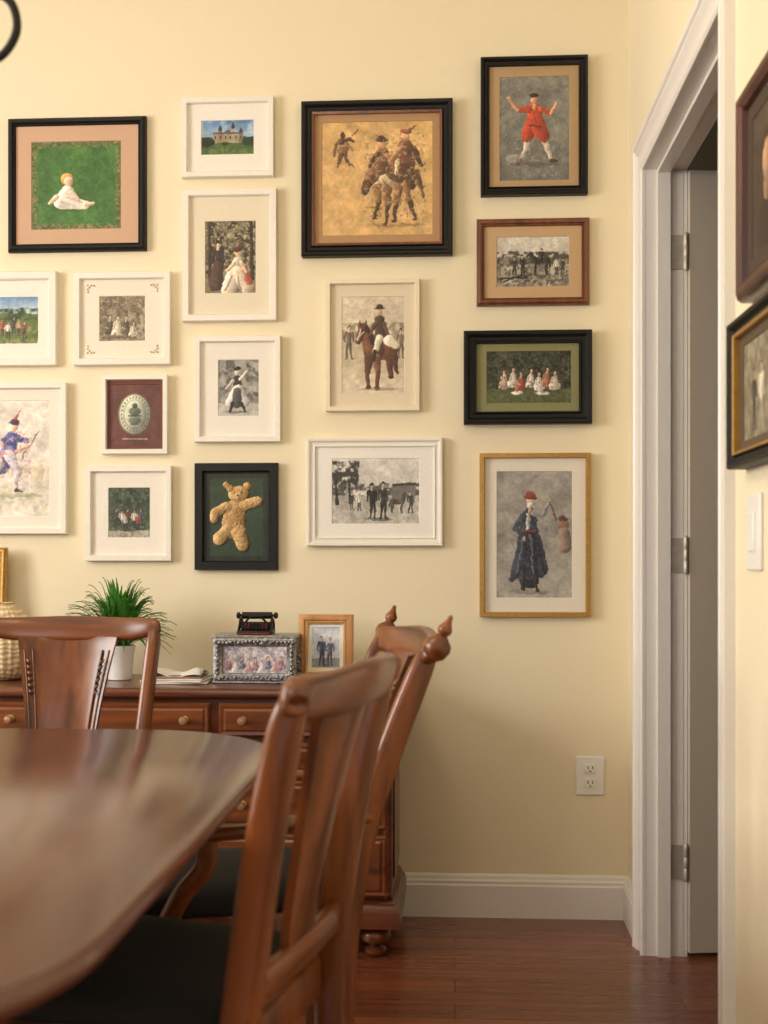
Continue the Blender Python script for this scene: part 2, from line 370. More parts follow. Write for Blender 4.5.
box('leaf', .002, .82, .0, .035, .012, ZT-.006, M_door, d1, .002)
boxes('raised_panels', [(.14, .36, -.006, .002, .25, .95), (.46, .70, -.006, .002, .25, .95), (.14, .36, -.006, .002, 1.1, 1.95), (.46, .70, -.006, .002, 1.1, 1.95)], M_door, d1, .006)
lathe('door_knob', [(.006, 0), (.01, .01), (.01, .03), (.026, .04), (.03, .055), (.02, .068), (.002, .07)], (0, 0, 0), M_brass, d1).matrix_local = Matrix.Translation((.755, 0, .95)) @ Matrix.Rotation(math.radians(90), 4, 'X')
for i, z in enumerate((1.90, 1.083, .255)):
    box('hinge_leaf', -.044, -.010, .0075, .0105, z-.046, z+.046, M_hinge, d1).rotation_euler[2] = math.radians(-8)
    lathe('hinge_pin', [(.001, -.052), (.005, -.05), (.0065, -.046), (.0065, -.016), (.0058, -.015), (.0065, -.014), (.0065, .014), (.0058, .015), (.0065, .016), (.0065, .046), (.005, .05), (.001, .053)], (-.006, .003, z), M_hinge, d1, seg=14)
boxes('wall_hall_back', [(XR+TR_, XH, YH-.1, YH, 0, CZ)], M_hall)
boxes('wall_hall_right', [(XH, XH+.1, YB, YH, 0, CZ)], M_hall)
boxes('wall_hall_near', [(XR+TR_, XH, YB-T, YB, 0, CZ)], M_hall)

xo, zo = on_back(590, 775.5)
e = empty('wall_outlet', (xo, D, zo))
box('plate', -.042, .042, -.006, 0, -.058, .058, M_plate, e, .003)
for s_ in (-1, 1):
    box('receptacle', -.017, .017, -.0085, -.005, s_*.022-.0145, s_*.022+.0145, M_plate, e, .003)
    boxes('slots', [(-.008, -.0055, -.0095, -.008, s_*.022-.002, s_*.022+.008), (.0055, .008, -.0095, -.008, s_*.022-.001, s_*.022+.007), (-.0022, .0022, -.0095, -.008, s_*.022-.010, s_*.022-.006)], M_slot, e)
e = empty('light_switch', (XR, 2.085, 1.118), math.radians(-90))
box('plate', -.045, .045, -.007, 0, -.066, .066, M_plate, e, .003)
boxes('rocker', [(-.017, .017, -.0115, -.006, -.034, .034)], M_plate, e, .003)

# ================================================================== WALL PICTURES
def busy(a, c1, c2, c3, sc=5):
    a.mottle(c1, sc, .5, .2); a.mottle(c2, sc*.6, .58, .15); a.mottle(c3, sc*.4, .68, .1, .8); return a
# 1 green child picture
a = Art(90, 89, (96, 108, 58), seed=11, warp=.8); a.mottle((140, 132, 84), 3, .5, .2).mottle((70, 92, 44), 2.2, .6, .1)
a.rect(6, 6, 84, 83, (66, 110, 50)).mottle((88, 132, 64), 9, .5, .5, .8, (5, 5, 85, 84)).mottle((52, 90, 42), 3, .6, .3, .5, (5, 5, 85, 84))
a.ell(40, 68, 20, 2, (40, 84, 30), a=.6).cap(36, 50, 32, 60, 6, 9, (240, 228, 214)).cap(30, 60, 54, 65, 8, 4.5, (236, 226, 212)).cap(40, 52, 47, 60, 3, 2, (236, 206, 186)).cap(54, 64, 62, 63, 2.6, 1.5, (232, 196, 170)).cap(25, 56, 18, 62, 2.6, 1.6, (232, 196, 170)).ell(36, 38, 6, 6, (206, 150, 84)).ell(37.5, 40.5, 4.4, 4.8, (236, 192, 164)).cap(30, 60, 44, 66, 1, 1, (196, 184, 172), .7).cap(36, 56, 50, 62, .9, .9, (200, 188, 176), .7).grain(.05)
wall_frame('framed_child_on_grass', (8, 117, 146, 251), 8, M_black, (206, 170, 142), (31, 140, 121, 229), a, style='round')
# 2 castle
a = Art(53, 35, (90, 132, 180), seed=21, warp=.3); a.grad((176, 196, 212), 0, 22).mottle((220, 226, 230), 7, .62, .2, .6, (0, 0, 53, 14))
a.mottle((48, 66, 40), 4, .4, .2, 1, (0, 17, 53, 28)).rect(12, 13, 42, 24, (160, 146, 122)).rect(17, 9, 21, 23, (140, 126, 106)).rect(30, 7, 34, 23, (176, 160, 134)).rect(38, 11, 42, 23, (130, 118, 100)).cap(32, 7, 32, 2, 1.8, .3, (60, 62, 72)).cap(19, 9, 19, 5, 1.9, .3, (60, 62, 72)).cap(40, 11, 40, 8, 1.8, .3, (60, 62, 72)).rect(24, 10, 29, 13, (86, 82, 84)).rect(12, 12, 42, 14, (96, 88, 86))
for i in range(6): a.rect(14+i*5, 16, 15.2+i*5, 19, (60, 54, 50))
a.rect(0, 23, 53, 35, (76, 100, 54)).ell(5, 22, 9, 4.6, (34, 50, 30)).ell(49, 22, 8, 4.6, (38, 56, 32)).ell(24, 24, 4, 2, (40, 60, 34)).rect(0, 29, 53, 35, (100, 122, 66)).mottle((60, 84, 44), 3, .55, .2, .6, (0, 24, 53, 35)).grain(.05)
wall_frame('framed_castle_photo', (182, 97, 274, 177), 6, M_white, (238, 234, 224), (201, 119, 254, 154), a)
# 3 lady in garden
a = Art(51, 73, (100, 92, 70), seed=31, warp=1.0); a.mottle((144, 134, 106), 5, .5, .2).mottle((48, 44, 34), 3.4, .56, .15, .9).mottle((196, 188, 160), 2.2, .68, .1, .7)
a.rect(0, 56, 51, 73, (150, 134, 108)).mottle((104, 92, 70), 4, .5, .2, .7, (0, 54, 51, 73)).cap(4, 0, 5, 60, 1.6, 2, (60, 50, 40)).cap(46, 0, 47, 58, 1.6, 2, (60, 50, 40))
a.person(14, 64, 44, (60, 52, 50), (60, 46, 40), hat=(40, 34, 32)).cap(13, 46, 10, 64, 5, 7, (80, 58, 52))
a.cap(32, 40, 30, 52, 4.4, 5, (214, 200, 178)).cap(30, 52, 24, 68, 8, 8, (220, 206, 186)).cap(34, 52, 42, 68, 6, 7, (206, 190, 168)).cap(26, 56, 20, 69, 1, 1.2, (170, 154, 132)).cap(33, 56, 35, 69, .9, 1.2, (170, 154, 132)).cap(40, 50, 44, 62, 3, 3, (160, 84, 66)).ell(33, 32, 3.4, 4.2, (224, 190, 158)).ell(33, 29, 4.2, 2.4, (96, 60, 44)).cap(36, 42, 41, 52, 2, 1.6, (206, 180, 152)).cap(29, 43, 22, 50, 2, 1.5, (224, 190, 158)).grain(.08)
wall_frame('framed_garden_ladies', (183, 189, 277, 321), 7, M_white, (230, 220, 196), (205, 220, 256, 293), a)
# 4 ochre horse sketch
a = Art(111, 114, (212, 172, 112), seed=41, warp=1.4); a.mottle((222, 186, 130), 18, .5, .6, .8).mottle((196, 154, 98), 12, .62, .3, .5)
dk = (84, 60, 44); md_ = (148, 110, 76); pl_ = (228, 204, 162)
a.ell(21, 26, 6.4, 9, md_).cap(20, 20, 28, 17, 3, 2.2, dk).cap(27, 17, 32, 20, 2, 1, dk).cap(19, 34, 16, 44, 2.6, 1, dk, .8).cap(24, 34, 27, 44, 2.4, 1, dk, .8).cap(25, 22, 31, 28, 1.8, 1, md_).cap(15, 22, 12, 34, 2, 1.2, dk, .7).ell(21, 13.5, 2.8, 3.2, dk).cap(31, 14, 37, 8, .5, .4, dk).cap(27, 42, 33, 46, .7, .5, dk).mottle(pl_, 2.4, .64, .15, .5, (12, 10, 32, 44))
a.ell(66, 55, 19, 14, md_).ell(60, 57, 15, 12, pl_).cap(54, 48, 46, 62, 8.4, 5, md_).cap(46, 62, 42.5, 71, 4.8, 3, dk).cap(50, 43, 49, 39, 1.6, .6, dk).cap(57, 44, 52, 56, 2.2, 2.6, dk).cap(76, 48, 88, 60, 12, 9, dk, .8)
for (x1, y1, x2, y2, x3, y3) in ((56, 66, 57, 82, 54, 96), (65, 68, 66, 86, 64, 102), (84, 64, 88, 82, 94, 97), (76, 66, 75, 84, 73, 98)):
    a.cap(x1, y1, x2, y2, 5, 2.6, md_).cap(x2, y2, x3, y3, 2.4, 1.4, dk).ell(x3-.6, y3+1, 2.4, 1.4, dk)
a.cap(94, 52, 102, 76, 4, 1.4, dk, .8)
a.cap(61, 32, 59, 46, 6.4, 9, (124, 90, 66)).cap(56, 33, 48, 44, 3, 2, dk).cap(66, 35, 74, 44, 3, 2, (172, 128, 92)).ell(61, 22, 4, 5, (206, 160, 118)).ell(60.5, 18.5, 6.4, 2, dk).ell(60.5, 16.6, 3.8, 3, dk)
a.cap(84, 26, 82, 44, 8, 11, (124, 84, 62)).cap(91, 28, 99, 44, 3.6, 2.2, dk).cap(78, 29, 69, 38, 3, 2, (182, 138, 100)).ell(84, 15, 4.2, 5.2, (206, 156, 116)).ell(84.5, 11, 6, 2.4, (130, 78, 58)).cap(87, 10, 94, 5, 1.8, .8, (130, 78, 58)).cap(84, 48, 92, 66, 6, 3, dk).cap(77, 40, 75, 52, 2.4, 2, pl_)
a.mottle(pl_, 2.6, .66, .14, .5, (42, 10, 104, 98)).mottle(dk, 2.2, .70, .12, .5, (42, 12, 104, 96)).ell(74, 104, 28, 1.6, md_, a=.5).cap(50, 100, 60, 108, .5, .4, md_).cap(80, 102, 94, 106, .5, .4, md_).grain(.04)
wall_frame('framed_horse_riders_sketch', (302, 101, 453, 256), 12, M_black, (178, 140, 102), (322, 121, 433, 235), a, style='scoop', depth=.032, lip=M_fwood)
# 5 red dancer
a = Art(70, 104, (132, 130, 122), seed=51, warp=1.4); a.mottle((108, 110, 106), 14, .5, .5).mottle((160, 154, 140), 9, .6, .4, .6).grad((96, 96, 90), 50, 140)
a.cap(30, 56, 27, 72, 4.4, 3.2, (206, 196, 180)).cap(27, 72, 21, 84, 3, 2, (200, 188, 172)).cap(42, 56, 48, 70, 4.4, 3.2, (214, 200, 182)).cap(48, 70, 52, 84, 3, 2, (206, 192, 176)).cap(21, 84, 17, 88, 2.4, 1.4, (90, 60, 46)).cap(52, 84, 57, 85, 2.2, 1.4, (90, 60, 46))
a.cap(35, 34, 34, 46, 7.4, 8.2, (184, 80, 54)).cap(34, 46, 28, 59, 8.4, 6.4, (166, 66, 46)).cap(36, 46, 44, 59, 8.4, 6.8, (174, 72, 50)).cap(29, 33, 18, 33, 3.4, 2.6, (180, 80, 54)).cap(18, 33, 11, 22, 2.1, 1.5, (206, 158, 122)).ell(10.5, 20.5, 2, 2, (206, 158, 122)).cap(41, 33, 52, 37, 3.4, 2.6, (190, 88, 60)).cap(52, 37, 57, 27, 2.1, 1.5, (206, 158, 122)).cap(35, 29, 35, 32, 1.8, 2, (206, 150, 112)).ell(35, 23, 3.8, 4.8, (210, 162, 126)).ell(34.5, 18.8, 4.6, 2.4, (60, 40, 32)).cap(30, 48, 41, 50, .9, .9, (90, 40, 32), .8).cap(33, 36, 36, 46, .5, .5, (120, 46, 34), .6).cap(31, 52, 29, 60, .6, .6, (120, 46, 34), .6).ell(20, 82, 13, 5, (164, 158, 148), a=.45).ell(36, 88, 24, 2, (84, 84, 80), a=.5).grain(.07)
a.mottle((200, 194, 182), 3, .68, .12, .35, (8, 62, 64, 100))
wall_frame('framed_red_dancer_painting', (481, 57, 588, 195), 9, M_black, (180, 150, 112), (500, 76, 570, 180), a, style='scoop', depth=.03)
# 6 parade landscape
a = Art(70, 48, (110, 148, 190), seed=61); a.grad((206, 214, 216), 0, 18).rect(0, 17, 70, 48, (96, 114, 60)).mottle((54, 72, 42), 6, .45, .2, 1, (0, 12, 70, 24)).mottle((170, 162, 96), 5, .6, .2, .8, (0, 30, 70, 48))
for i, c in enumerate([(170, 74, 60), (220, 210, 192), (70, 80, 130), (196, 150, 80), (180, 76, 64), (226, 218, 206), (70, 60, 60), (190, 150, 120), (120, 66, 56)]): a.person(12+i*5.5, 37+(i % 3)*2.5, 17, c, (60, 50, 50))
a.grain(.07)
wall_frame('framed_village_parade', (-52, 272, 57, 366), 8, M_white, (240, 234, 222), (-32, 296, 38, 344), a)
# 7 sepia family
a = Art(46, 46, (150, 136, 112), seed=71, warp=1.0); busy(a, (120, 108, 88), (172, 160, 136), (84, 74, 62), 5)
for x, y, h, c in ((11, 39, 20, (92, 82, 70)), (19, 41, 22, (206, 196, 172)), (27, 39, 20, (104, 94, 80)), (34, 42, 16, (206, 196, 174))): a.seated(x, y, h, c, (200, 184, 156), (74, 64, 54))
a.ell(20, 42, 14, 2, (96, 84, 70), a=.6).grain(.06)
f7 = wall_frame('framed_sepia_family', (74, 272, 171, 365), 7, M_white, (238, 230, 212), (99, 295, 145, 341), a)
gl = []
for sx in (-1, 1):
    for sz in (-1, 1):
        for (dx, dz) in ((0, 0), (.012, 0), (0, .012), (.006, .006), (.02, .001), (.001, .02)):
            gl.append(lathe_geo([(.001, 0), (.0028, .001), (.002, .003), (.0005, .0036)], (sx*(.108-dx), -sz*(.103-dz), .0122), 8))
V, F = merge_geo(gl); o = mk('corner_ornaments', V, F, matboard((176, 160, 130)), f7, smooth=40); o.rotation_euler = (math.radians(90), 0, 0)
# 8 bw field workers
a = Art(73, 50, (204, 198, 184), seed=81, warp=1.0); a.rect(0, 20, 73, 50, (132, 126, 114)).mottle((78, 74, 66), 5, .42, .2, 1, (0, 15, 73, 27)).mottle((184, 176, 158), 4, .5, .25, .8, (0, 28, 73, 50)).mottle((60, 56, 50), 2.2, .62, .1, .7, (0, 26, 73, 50))
a.horse(44, 38, 19, (56, 52, 46), (36, 34, 30)).person(45, 29, 17, (44, 42, 40), (36, 34, 32), (190, 180, 160), hat=(34, 32, 30))
for x, h, c in ((18, 18, (56, 52, 48)), (26, 20, (40, 38, 36)), (60, 17, (190, 184, 170)), (66, 16, (60, 56, 52))): a.person(x, 38, h, c, (44, 42, 38), (190, 180, 160), hat=(44, 40, 36))
a.cap(4, 42, 30, 40, .8, .8, (44, 40, 36)).cap(8, 45, 26, 38, .7, .7, (44, 40, 36)).grain(.08)
wall_frame('framed_field_workers', (477, 218, 590, 305), 8, M_fwood, (196, 164, 124), (497, 236, 570, 286), a, style='round')
# 9 horse & rider sepia
a = Art(63, 97, (214, 200, 176), seed=91, warp=.9); a.rect(0, 38, 63, 97, (196, 182, 154)).mottle((146, 136, 114), 4, .46, .2, .9, (0, 26, 63, 42)).mottle((176, 158, 130), 6, .55, .3, .5, (0, 50, 63, 97)).grad((222, 208, 186), 60, 110)
h1 = (92, 58, 42); h2 = (122, 80, 56)
a.person(7, 62, 34, (112, 100, 84), (104, 92, 76)).person(59, 62, 30, (126, 110, 90), (106, 92, 76))
a.cap(47, 58, 49, 80, 4.8, 2.2, h1).cap(52, 56, 55, 76, 3.4, 1.6, (80, 50, 36)).ell(41, 51, 16.5, 12.5, h2).ell(32, 53, 11, 12.5, h1)
a.cap(27, 62, 26, 76, 4.6, 2.7, h1).cap(26, 76, 26.5, 91, 2.3, 1.7, h1).ell(26.5, 92, 2.8, 1.7, (50, 36, 28)).cap(35, 62, 36, 76, 4.6, 2.7, h2).cap(36, 76, 35, 91, 2.3, 1.7, h1).ell(35, 92, 2.8, 1.7, (50, 36, 28)).ell(49, 81, 2.6, 1.6, (50, 36, 28))
a.cap(29, 50, 22, 32, 8.4, 5.2, h2).cap(21, 31, 16, 45, 4.6, 2.7, h1).cap(19, 28, 18, 24, 1.4, .6, h1).cap(24, 28, 24.5, 24, 1.4, .6, h1).cap(25, 30, 31, 46, 1.8, 2.6, (56, 36, 28)).cap(22, 35, 16, 41, .5, .5, (220, 200, 170)).cap(19, 32, 15.5, 43, .6, 1.2, (220, 206, 184), .8).ell(20.5, 34, .7, .7, (30, 22, 18)).cap(19, 43, 34, 40, .4, .4, (60, 40, 30))
a.cap(38, 24, 39, 40, 5.2, 6, (80, 62, 54)).cap(38, 42, 33, 55, 4, 2.6, (216, 204, 182)).cap(33, 55, 32, 64, 2.2, 1.9, (50, 38, 32)).cap(34, 27, 28, 38, 2.1, 1.5, (100, 72, 56)).cap(43, 27, 46, 38, 2.1, 1.5, (90, 66, 52)).ell(38, 15.5, 3.2, 4, (206, 172, 138)).ell(38, 12, 5, 1.3, (66, 52, 44)).ell(38, 10.2, 3, 2.1, (66, 52, 44)).cap(47, 44, 55, 50, 5.4, 3.4, (222, 210, 188)).ell(36, 93, 20, 1.4, (140, 122, 98), a=.6).grain(.05)
wall_frame('framed_horse_and_rider', (326, 279, 420, 411), 5, M_cream, (224, 210, 184), (342, 296, 405, 393), a)
# 10 garden party
a = Art(85, 52, (50, 54, 40), seed=101, warp=1.0); busy(a, (72, 76, 54), (32, 34, 26), (96, 98, 74), 6); a.rect(0, 38, 85, 52, (78, 86, 52)).mottle((106, 108, 72), 3, .6, .2, .7, (0, 38, 85, 52))
for x, y, c in ((18, 38, (196, 172, 150)), (27, 36, (216, 206, 188)), (35, 40, (160, 90, 74)), (45, 37, (222, 210, 196)), (53, 40, (230, 222, 210)), (61, 36, (176, 120, 100)), (69, 39, (210, 194, 176))): a.seated(x, y, 20, c)
a.ell(31, 42, 6, 2, (230, 224, 212)).ell(56, 42, 7, 1.8, (226, 218, 206)).mottle((60, 56, 44), 2.2, .66, .12, .5, (10, 20, 76, 42)).grain(.08)
wall_frame('framed_garden_party', (464, 331, 592, 424), 13, M_black, (136, 134, 92), (487, 351, 572, 403), a, style='scoop', depth=.036)
# 11 bw dancer
a = Art(41, 57, (140, 138, 132), seed=111); a.mottle((172, 168, 160), 6, .5, .3).mottle((96, 94, 90), 5, .6, .2).rect(0, 44, 41, 57, (186, 182, 172))
a.ell(18, 53, 12, 1.4, (100, 98, 92), a=.7).cap(19, 20, 19, 29, 4, 4, (46, 44, 42)).cap(19, 30, 12, 43, 4.6, 4.6, (206, 202, 194)).cap(20, 30, 27, 43, 4.6, 4.6, (190, 186, 178)).cap(19, 32, 19, 44, 4, 5, (80, 78, 74)).cap(22, 20, 29, 12, 1.8, 1.2, (200, 192, 180)).cap(15, 21, 8, 29, 1.8, 1.2, (190, 184, 172)).cap(15, 44, 12, 53, 2, 1.2, (34, 33, 32)).cap(23, 44, 27, 52, 2, 1.2, (34, 33, 32)).ell(19.5, 12, 3, 3.8, (214, 206, 194)).ell(19, 8.8, 3.8, 2.2, (32, 31, 30)).grain(.08)
wall_frame('framed_dancer_photo', (195, 336, 281, 442), 6, M_white, (238, 232, 220), (218, 359, 259, 416), a)
# 12 oval emblem
a = Art(52, 62, (108, 66, 56), seed=121, warp=.15); a.mottle((96, 56, 48), 5, .5, .4)
a.ell(26, 30, 17, 21, (120, 112, 90)).ell(26, 30, 15.6, 19.5, (178, 180, 160)).ell(26, 30, 11.5, 15, (140, 148, 128)).ell(26, 30, 10.5, 14, (188, 190, 172)).ell(26, 27, 6, 4.4, (92, 104, 88)).ell(26, 36, 6.4, 4, (110, 122, 104)).cap(20, 31.5, 32, 31.5, .7, .7, (60, 66, 56)).ell(26, 21.5, 2.6, 2.6, (70, 80, 68)).cap(22, 40, 30, 40, .5, .5, (70, 76, 64))
for i in range(26):
    t_ = i/26*6.283; a.ell(26+13.6*math.cos(t_), 30+17.3*math.sin(t_), .7, .9, (100, 100, 82))
a.rect(13, 54, 39, 55.6, (170, 146, 118)).grain(.04)
wall_frame('framed_oval_crest', (102, 375, 168, 454), 5, M_white, (114, 72, 62), (109, 384, 160, 446), a)
# 13 watercolour
a = Art(110, 118, (234, 226, 214), seed=131, warp=2.0); a.mottle((226, 212, 198), 14, .55, .5, .7).mottle((212, 204, 174), 9, .6, .3, .6, (0, 66, 110, 118))
bl = (66, 80, 150)
a.cap(72, 38, 69, 52, 7, 8, bl).cap(69, 52, 60, 68, 9, 8, (78, 92, 158)).cap(70, 56, 78, 74, 5.6, 3.6, (206, 200, 206)).cap(78, 74, 76, 90, 3, 2, (196, 186, 190)).cap(60, 64, 55, 76, 5, 3.4, (214, 206, 206)).cap(55, 76, 47, 86, 3, 2, (200, 190, 190)).cap(66, 40, 76, 52, 3.4, 2.4, (54, 64, 130)).cap(76, 52, 88, 47, 2.2, 1.4, (206, 160, 136)).cap(76, 37, 87, 42, 3.2, 2, (54, 64, 130)).ell(75, 27, 4, 5, (222, 174, 146)).ell(74.5, 22.8, 6, 2.2, (60, 54, 66)).ell(74, 21, 3.8, 3, (60, 54, 66)).cap(75, 19, 81, 12, 1.6, .6, (186, 80, 74)).cap(65, 44, 62, 58, 1.6, 1.6, (176, 76, 74)).cap(76, 90, 82, 92, 2, 1.3, (70, 50, 46)).cap(47, 86, 43, 90, 2.2, 1.4, (70, 50, 56)).cap(82, 60, 99, 32, .7, .5, (100, 80, 58))
a.cap(40, 46, 40, 60, 6, 8, (200, 150, 130), .8).cap(38, 60, 34, 84, 6, 4, (190, 176, 160), .8).ell(40, 36, 4, 5, (220, 182, 156)).ell(68, 96, 32, 2.4, (176, 176, 134), a=.6).ell(98, 72, 7, 12, (206, 186, 140), a=.35)
a.mottle((166, 180, 142), 4, .66, .2, .5, (50, 86, 108, 112)).mottle((230, 220, 222), 2.6, .62, .15, .6, (50, 30, 92, 88)).mottle((196, 110, 100), 2.2, .68, .12, .5, (50, 30, 92, 80)).grain(.035)
wall_frame('framed_watercolour_soldier', (-82, 383, 67, 534), 6, M_white, (238, 230, 216), (-60, 400, 49, 517), a)
# 14 small group
a = Art(42, 51, (62, 74, 56), seed=141, warp=1.0); busy(a, (78, 92, 68), (46, 56, 42), (104, 114, 88), 5)
for x, y, c in ((8, 39, (80, 62, 56)), (14, 41, (200, 194, 180)), (20, 39, (116, 60, 56)), (26, 41, (214, 206, 192)), (32, 39, (80, 76, 86)), (17, 44, (186, 186, 176)), (29, 44, (140, 76, 66))): a.person(x, y, 18, c, (56, 52, 50))
a.rect(0, 44, 42, 51, (180, 174, 160)).mottle((120, 120, 100), 3, .5, .2, .7, (0, 43, 42, 51)).grain(.07)
wall_frame('framed_school_group', (86, 466, 172, 561), 6, M_white, (238, 232, 220), (108, 487, 150, 538), a)
# 15 stitched teddy bear relief
a = Art(63, 88, (30, 40, 30), seed=151, warp=.9); a.rect(5, 5, 58, 83, (44, 62, 42))
t1 = (196, 162, 108); t2 = (184, 146, 92)
a.cap(31, 36, 28, 54, 10, 12, t2, relief=.007).cap(22, 34, 10, 40, 5.5, 5, t1, relief=.006).cap(10, 40, 9, 46, 4.5, 4.5, t1, relief=.006).cap(40, 32, 53, 28, 5.5, 5, t1, relief=.006).cap(22, 58, 15, 66, 7.5, 7, t1, relief=.007).cap(34, 60, 38, 72, 7.5, 6.5, t1, relief=.007).ell(33, 21, 10.5, 8.5, t1, relief=.008).cap(25, 15, 21, 11, 4, 3, t2, relief=.005).ell(42, 13, 4, 4, t2, relief=.005).ell(33, 24, 4.6, 3.6, (206, 174, 122), relief=.009).ell(29, 20, .9, .9, (60, 36, 24)).ell(37, 19.5, .9, .9, (60, 36, 24)).ell(33, 22.6, 1.4, 1, (60, 36, 24))
a.mottle((156, 116, 70), 1.5, .56, .3, .5, (4, 6, 60, 80)); m_ = a.H <= 0
keep = np.array((44, 62, 42))/255.0; a.I[m_ & (a.X > 5) & (a.X < 58) & (a.Y > 5) & (a.Y < 83)] = keep
keep = np.array((30, 38, 28))/255.0; a.I[m_ & ~((a.X > 5) & (a.X < 58) & (a.Y > 5) & (a.Y < 83))] = keep
a.H += (a.H > 0)*(a.nz(1.3)-.5)*.003; a.grain(.05)
wall_frame('framed_teddy_bear_applique', (195, 463, 278, 570), 9, M_black, (50, 54, 42), (205, 473, 268, 561), a)
# 16 bw two men
a = Art(88, 66, (220, 216, 206), seed=161); a.rect(0, 38, 88, 66, (172, 168, 158)).mottle((64, 62, 58), 4, .36, .2, 1, (0, 3, 27, 32)).mottle((90, 88, 82), 5, .45, .2, 1, (0, 26, 88, 38)).mottle((204, 200, 190), 4, .5, .3, .8, (0, 44, 88, 66)).cap(4, 20, 5, 46, 1.2, 1.4, (50, 48, 44)).cap(18, 22, 18, 44, 1, 1.2, (50, 48, 44)).cap(50, 31, 88, 28, .6, .6, (70, 68, 64)).rect(60, 26, 84, 40, (120, 117, 110)).rect(60, 25, 84, 28, (70, 68, 64))
a.ell(46, 61, 14, 1.4, (100, 98, 92), a=.8).horse(66, 55, 16, (84, 80, 74), (50, 48, 44), -1).person(41, 60, 35, (40, 38, 36), (54, 52, 48), (190, 184, 172), hat=(34, 33, 31)).person(52, 60, 36, (56, 54, 50), (40, 38, 36), (196, 190, 178), hat=(38, 36, 34)).person(79, 55, 22, (64, 62, 58), (56, 54, 50), (180, 174, 160)).person(28, 52, 18, (196, 192, 180), (64, 62, 58)).person(20, 51, 17, (64, 62, 56), (54, 52, 48)).grain(.07)
wall_frame('framed_two_gentlemen_photo', (307, 438, 443, 546), 9, M_white, (240, 236, 228), (332, 458, 420, 524), a, style='scoop')
# 17 figure in long dark coat
a = Art(76, 127, (158, 154, 146), seed=171, warp=1.6); a.mottle((138, 134, 128), 18, .5, .6).mottle((182, 176, 166), 12, .6, .4, .6).grad((186, 180, 168), 80, 150)
nv = (54, 58, 70)
a.ell(32, 121, 22, 2, (120, 116, 108), a=.6).cap(33, 44, 32, 60, 7, 7.6, nv).cap(31, 60, 25, 98, 8, 10, nv).cap(34, 60, 43, 98, 8, 9, (64, 68, 80)).cap(32, 64, 33, 108, 7, 10, (46, 50, 62)).cap(22, 94, 16, 108, 6, 3, (62, 66, 80)).cap(27, 66, 21, 102, 1, 1, (104, 108, 120)).cap(34, 64, 38, 106, .9, .9, (100, 104, 118)).cap(40, 68, 48, 102, .8, .8, (32, 36, 46)).cap(30, 66, 28, 108, .8, .8, (32, 36, 46)).cap(32, 44, 31, 60, 2, 1.4, (196, 190, 182))
a.cap(38, 43, 47, 44, 3.4, 2.6, (150, 148, 150)).cap(47, 44, 53, 33, 2.2, 1.6, (150, 148, 150)).ell(53.5, 30.5, 2, 2.2, (206, 168, 144)).cap(27, 45, 19, 57, 3.6, 2.8, (70, 74, 88)).cap(19, 57, 27, 66, 2.4, 1.8, (70, 74, 88)).ell(28, 67, 1.8, 1.8, (206, 168, 144)).cap(34, 36, 34, 40, 1.8, 2.2, (206, 170, 148)).ell(34.5, 31, 4.6, 5.6, (212, 180, 158)).ell(34, 35, 3.6, 3.4, (226, 220, 212)).ell(34, 26.5, 7, 2.2, (120, 66, 54)).ell(34, 24, 4.6, 3.6, (134, 72, 58)).cap(28, 106, 26, 119, 2.4, 1.6, (56, 50, 50)).cap(38, 106, 41, 120, 2.4, 1.6, (56, 50, 50)).cap(27, 60, 39, 60, 1.1, 1.1, (136, 66, 56)).cap(53, 30, 60, 50, .6, .6, (90, 70, 60)).ell(67, 54, 5, 6.4, (150, 112, 92)).ell(66.5, 48, 5, 2.8, (96, 72, 58)).cap(68, 62, 69, 76, 5, 6.4, (136, 118, 106))
a.mottle((110, 112, 122), 2.8, .66, .15, .45, (14, 44, 52, 110)).grain(.055)
wall_frame('framed_figure_in_long_coat', (480, 453, 591, 617), 5, M_gold, (230, 222, 206), (497, 471, 573, 598), a)
# right wall pictures
a = Art(70, 100, (60, 50, 42), seed=181); a.mottle((84, 72, 56), 9, .5, .4); a.cap(35, 66, 35, 95, 14, 26, (44, 34, 30)).cap(35, 50, 35, 60, 7, 8, (150, 116, 90)).ell(35, 36, 15, 18, (50, 34, 26)).ell(36, 40, 11, 15, (176, 140, 108)).grain(.05)
make_frame('framed_portrait_in_walnut', .30, .355, .035, M_dwood, (74, 60, 48), (.06, .06, .06, .06), a, depth=.032, style='round', loc=(XR-.0005, 2.112-.15, 1.692), rot=math.radians(-90))
a = Art(90, 70, (150, 142, 118), seed=191); a.mottle((110, 102, 82), 7, .5, .3).person(30, 64, 44, (60, 50, 44), (50, 44, 40)).person(50, 64, 46, (220, 210, 190), (170, 160, 140)).grain(.06)
make_frame('framed_couple_in_black', .32, .255, .026, M_black, (92, 76, 56), (.05, .06, .045, .045), a, depth=.036, style='scoop', lip=M_gold, loc=(XR-.0005, 2.155-.16, 1.357), rot=math.radians(-90))

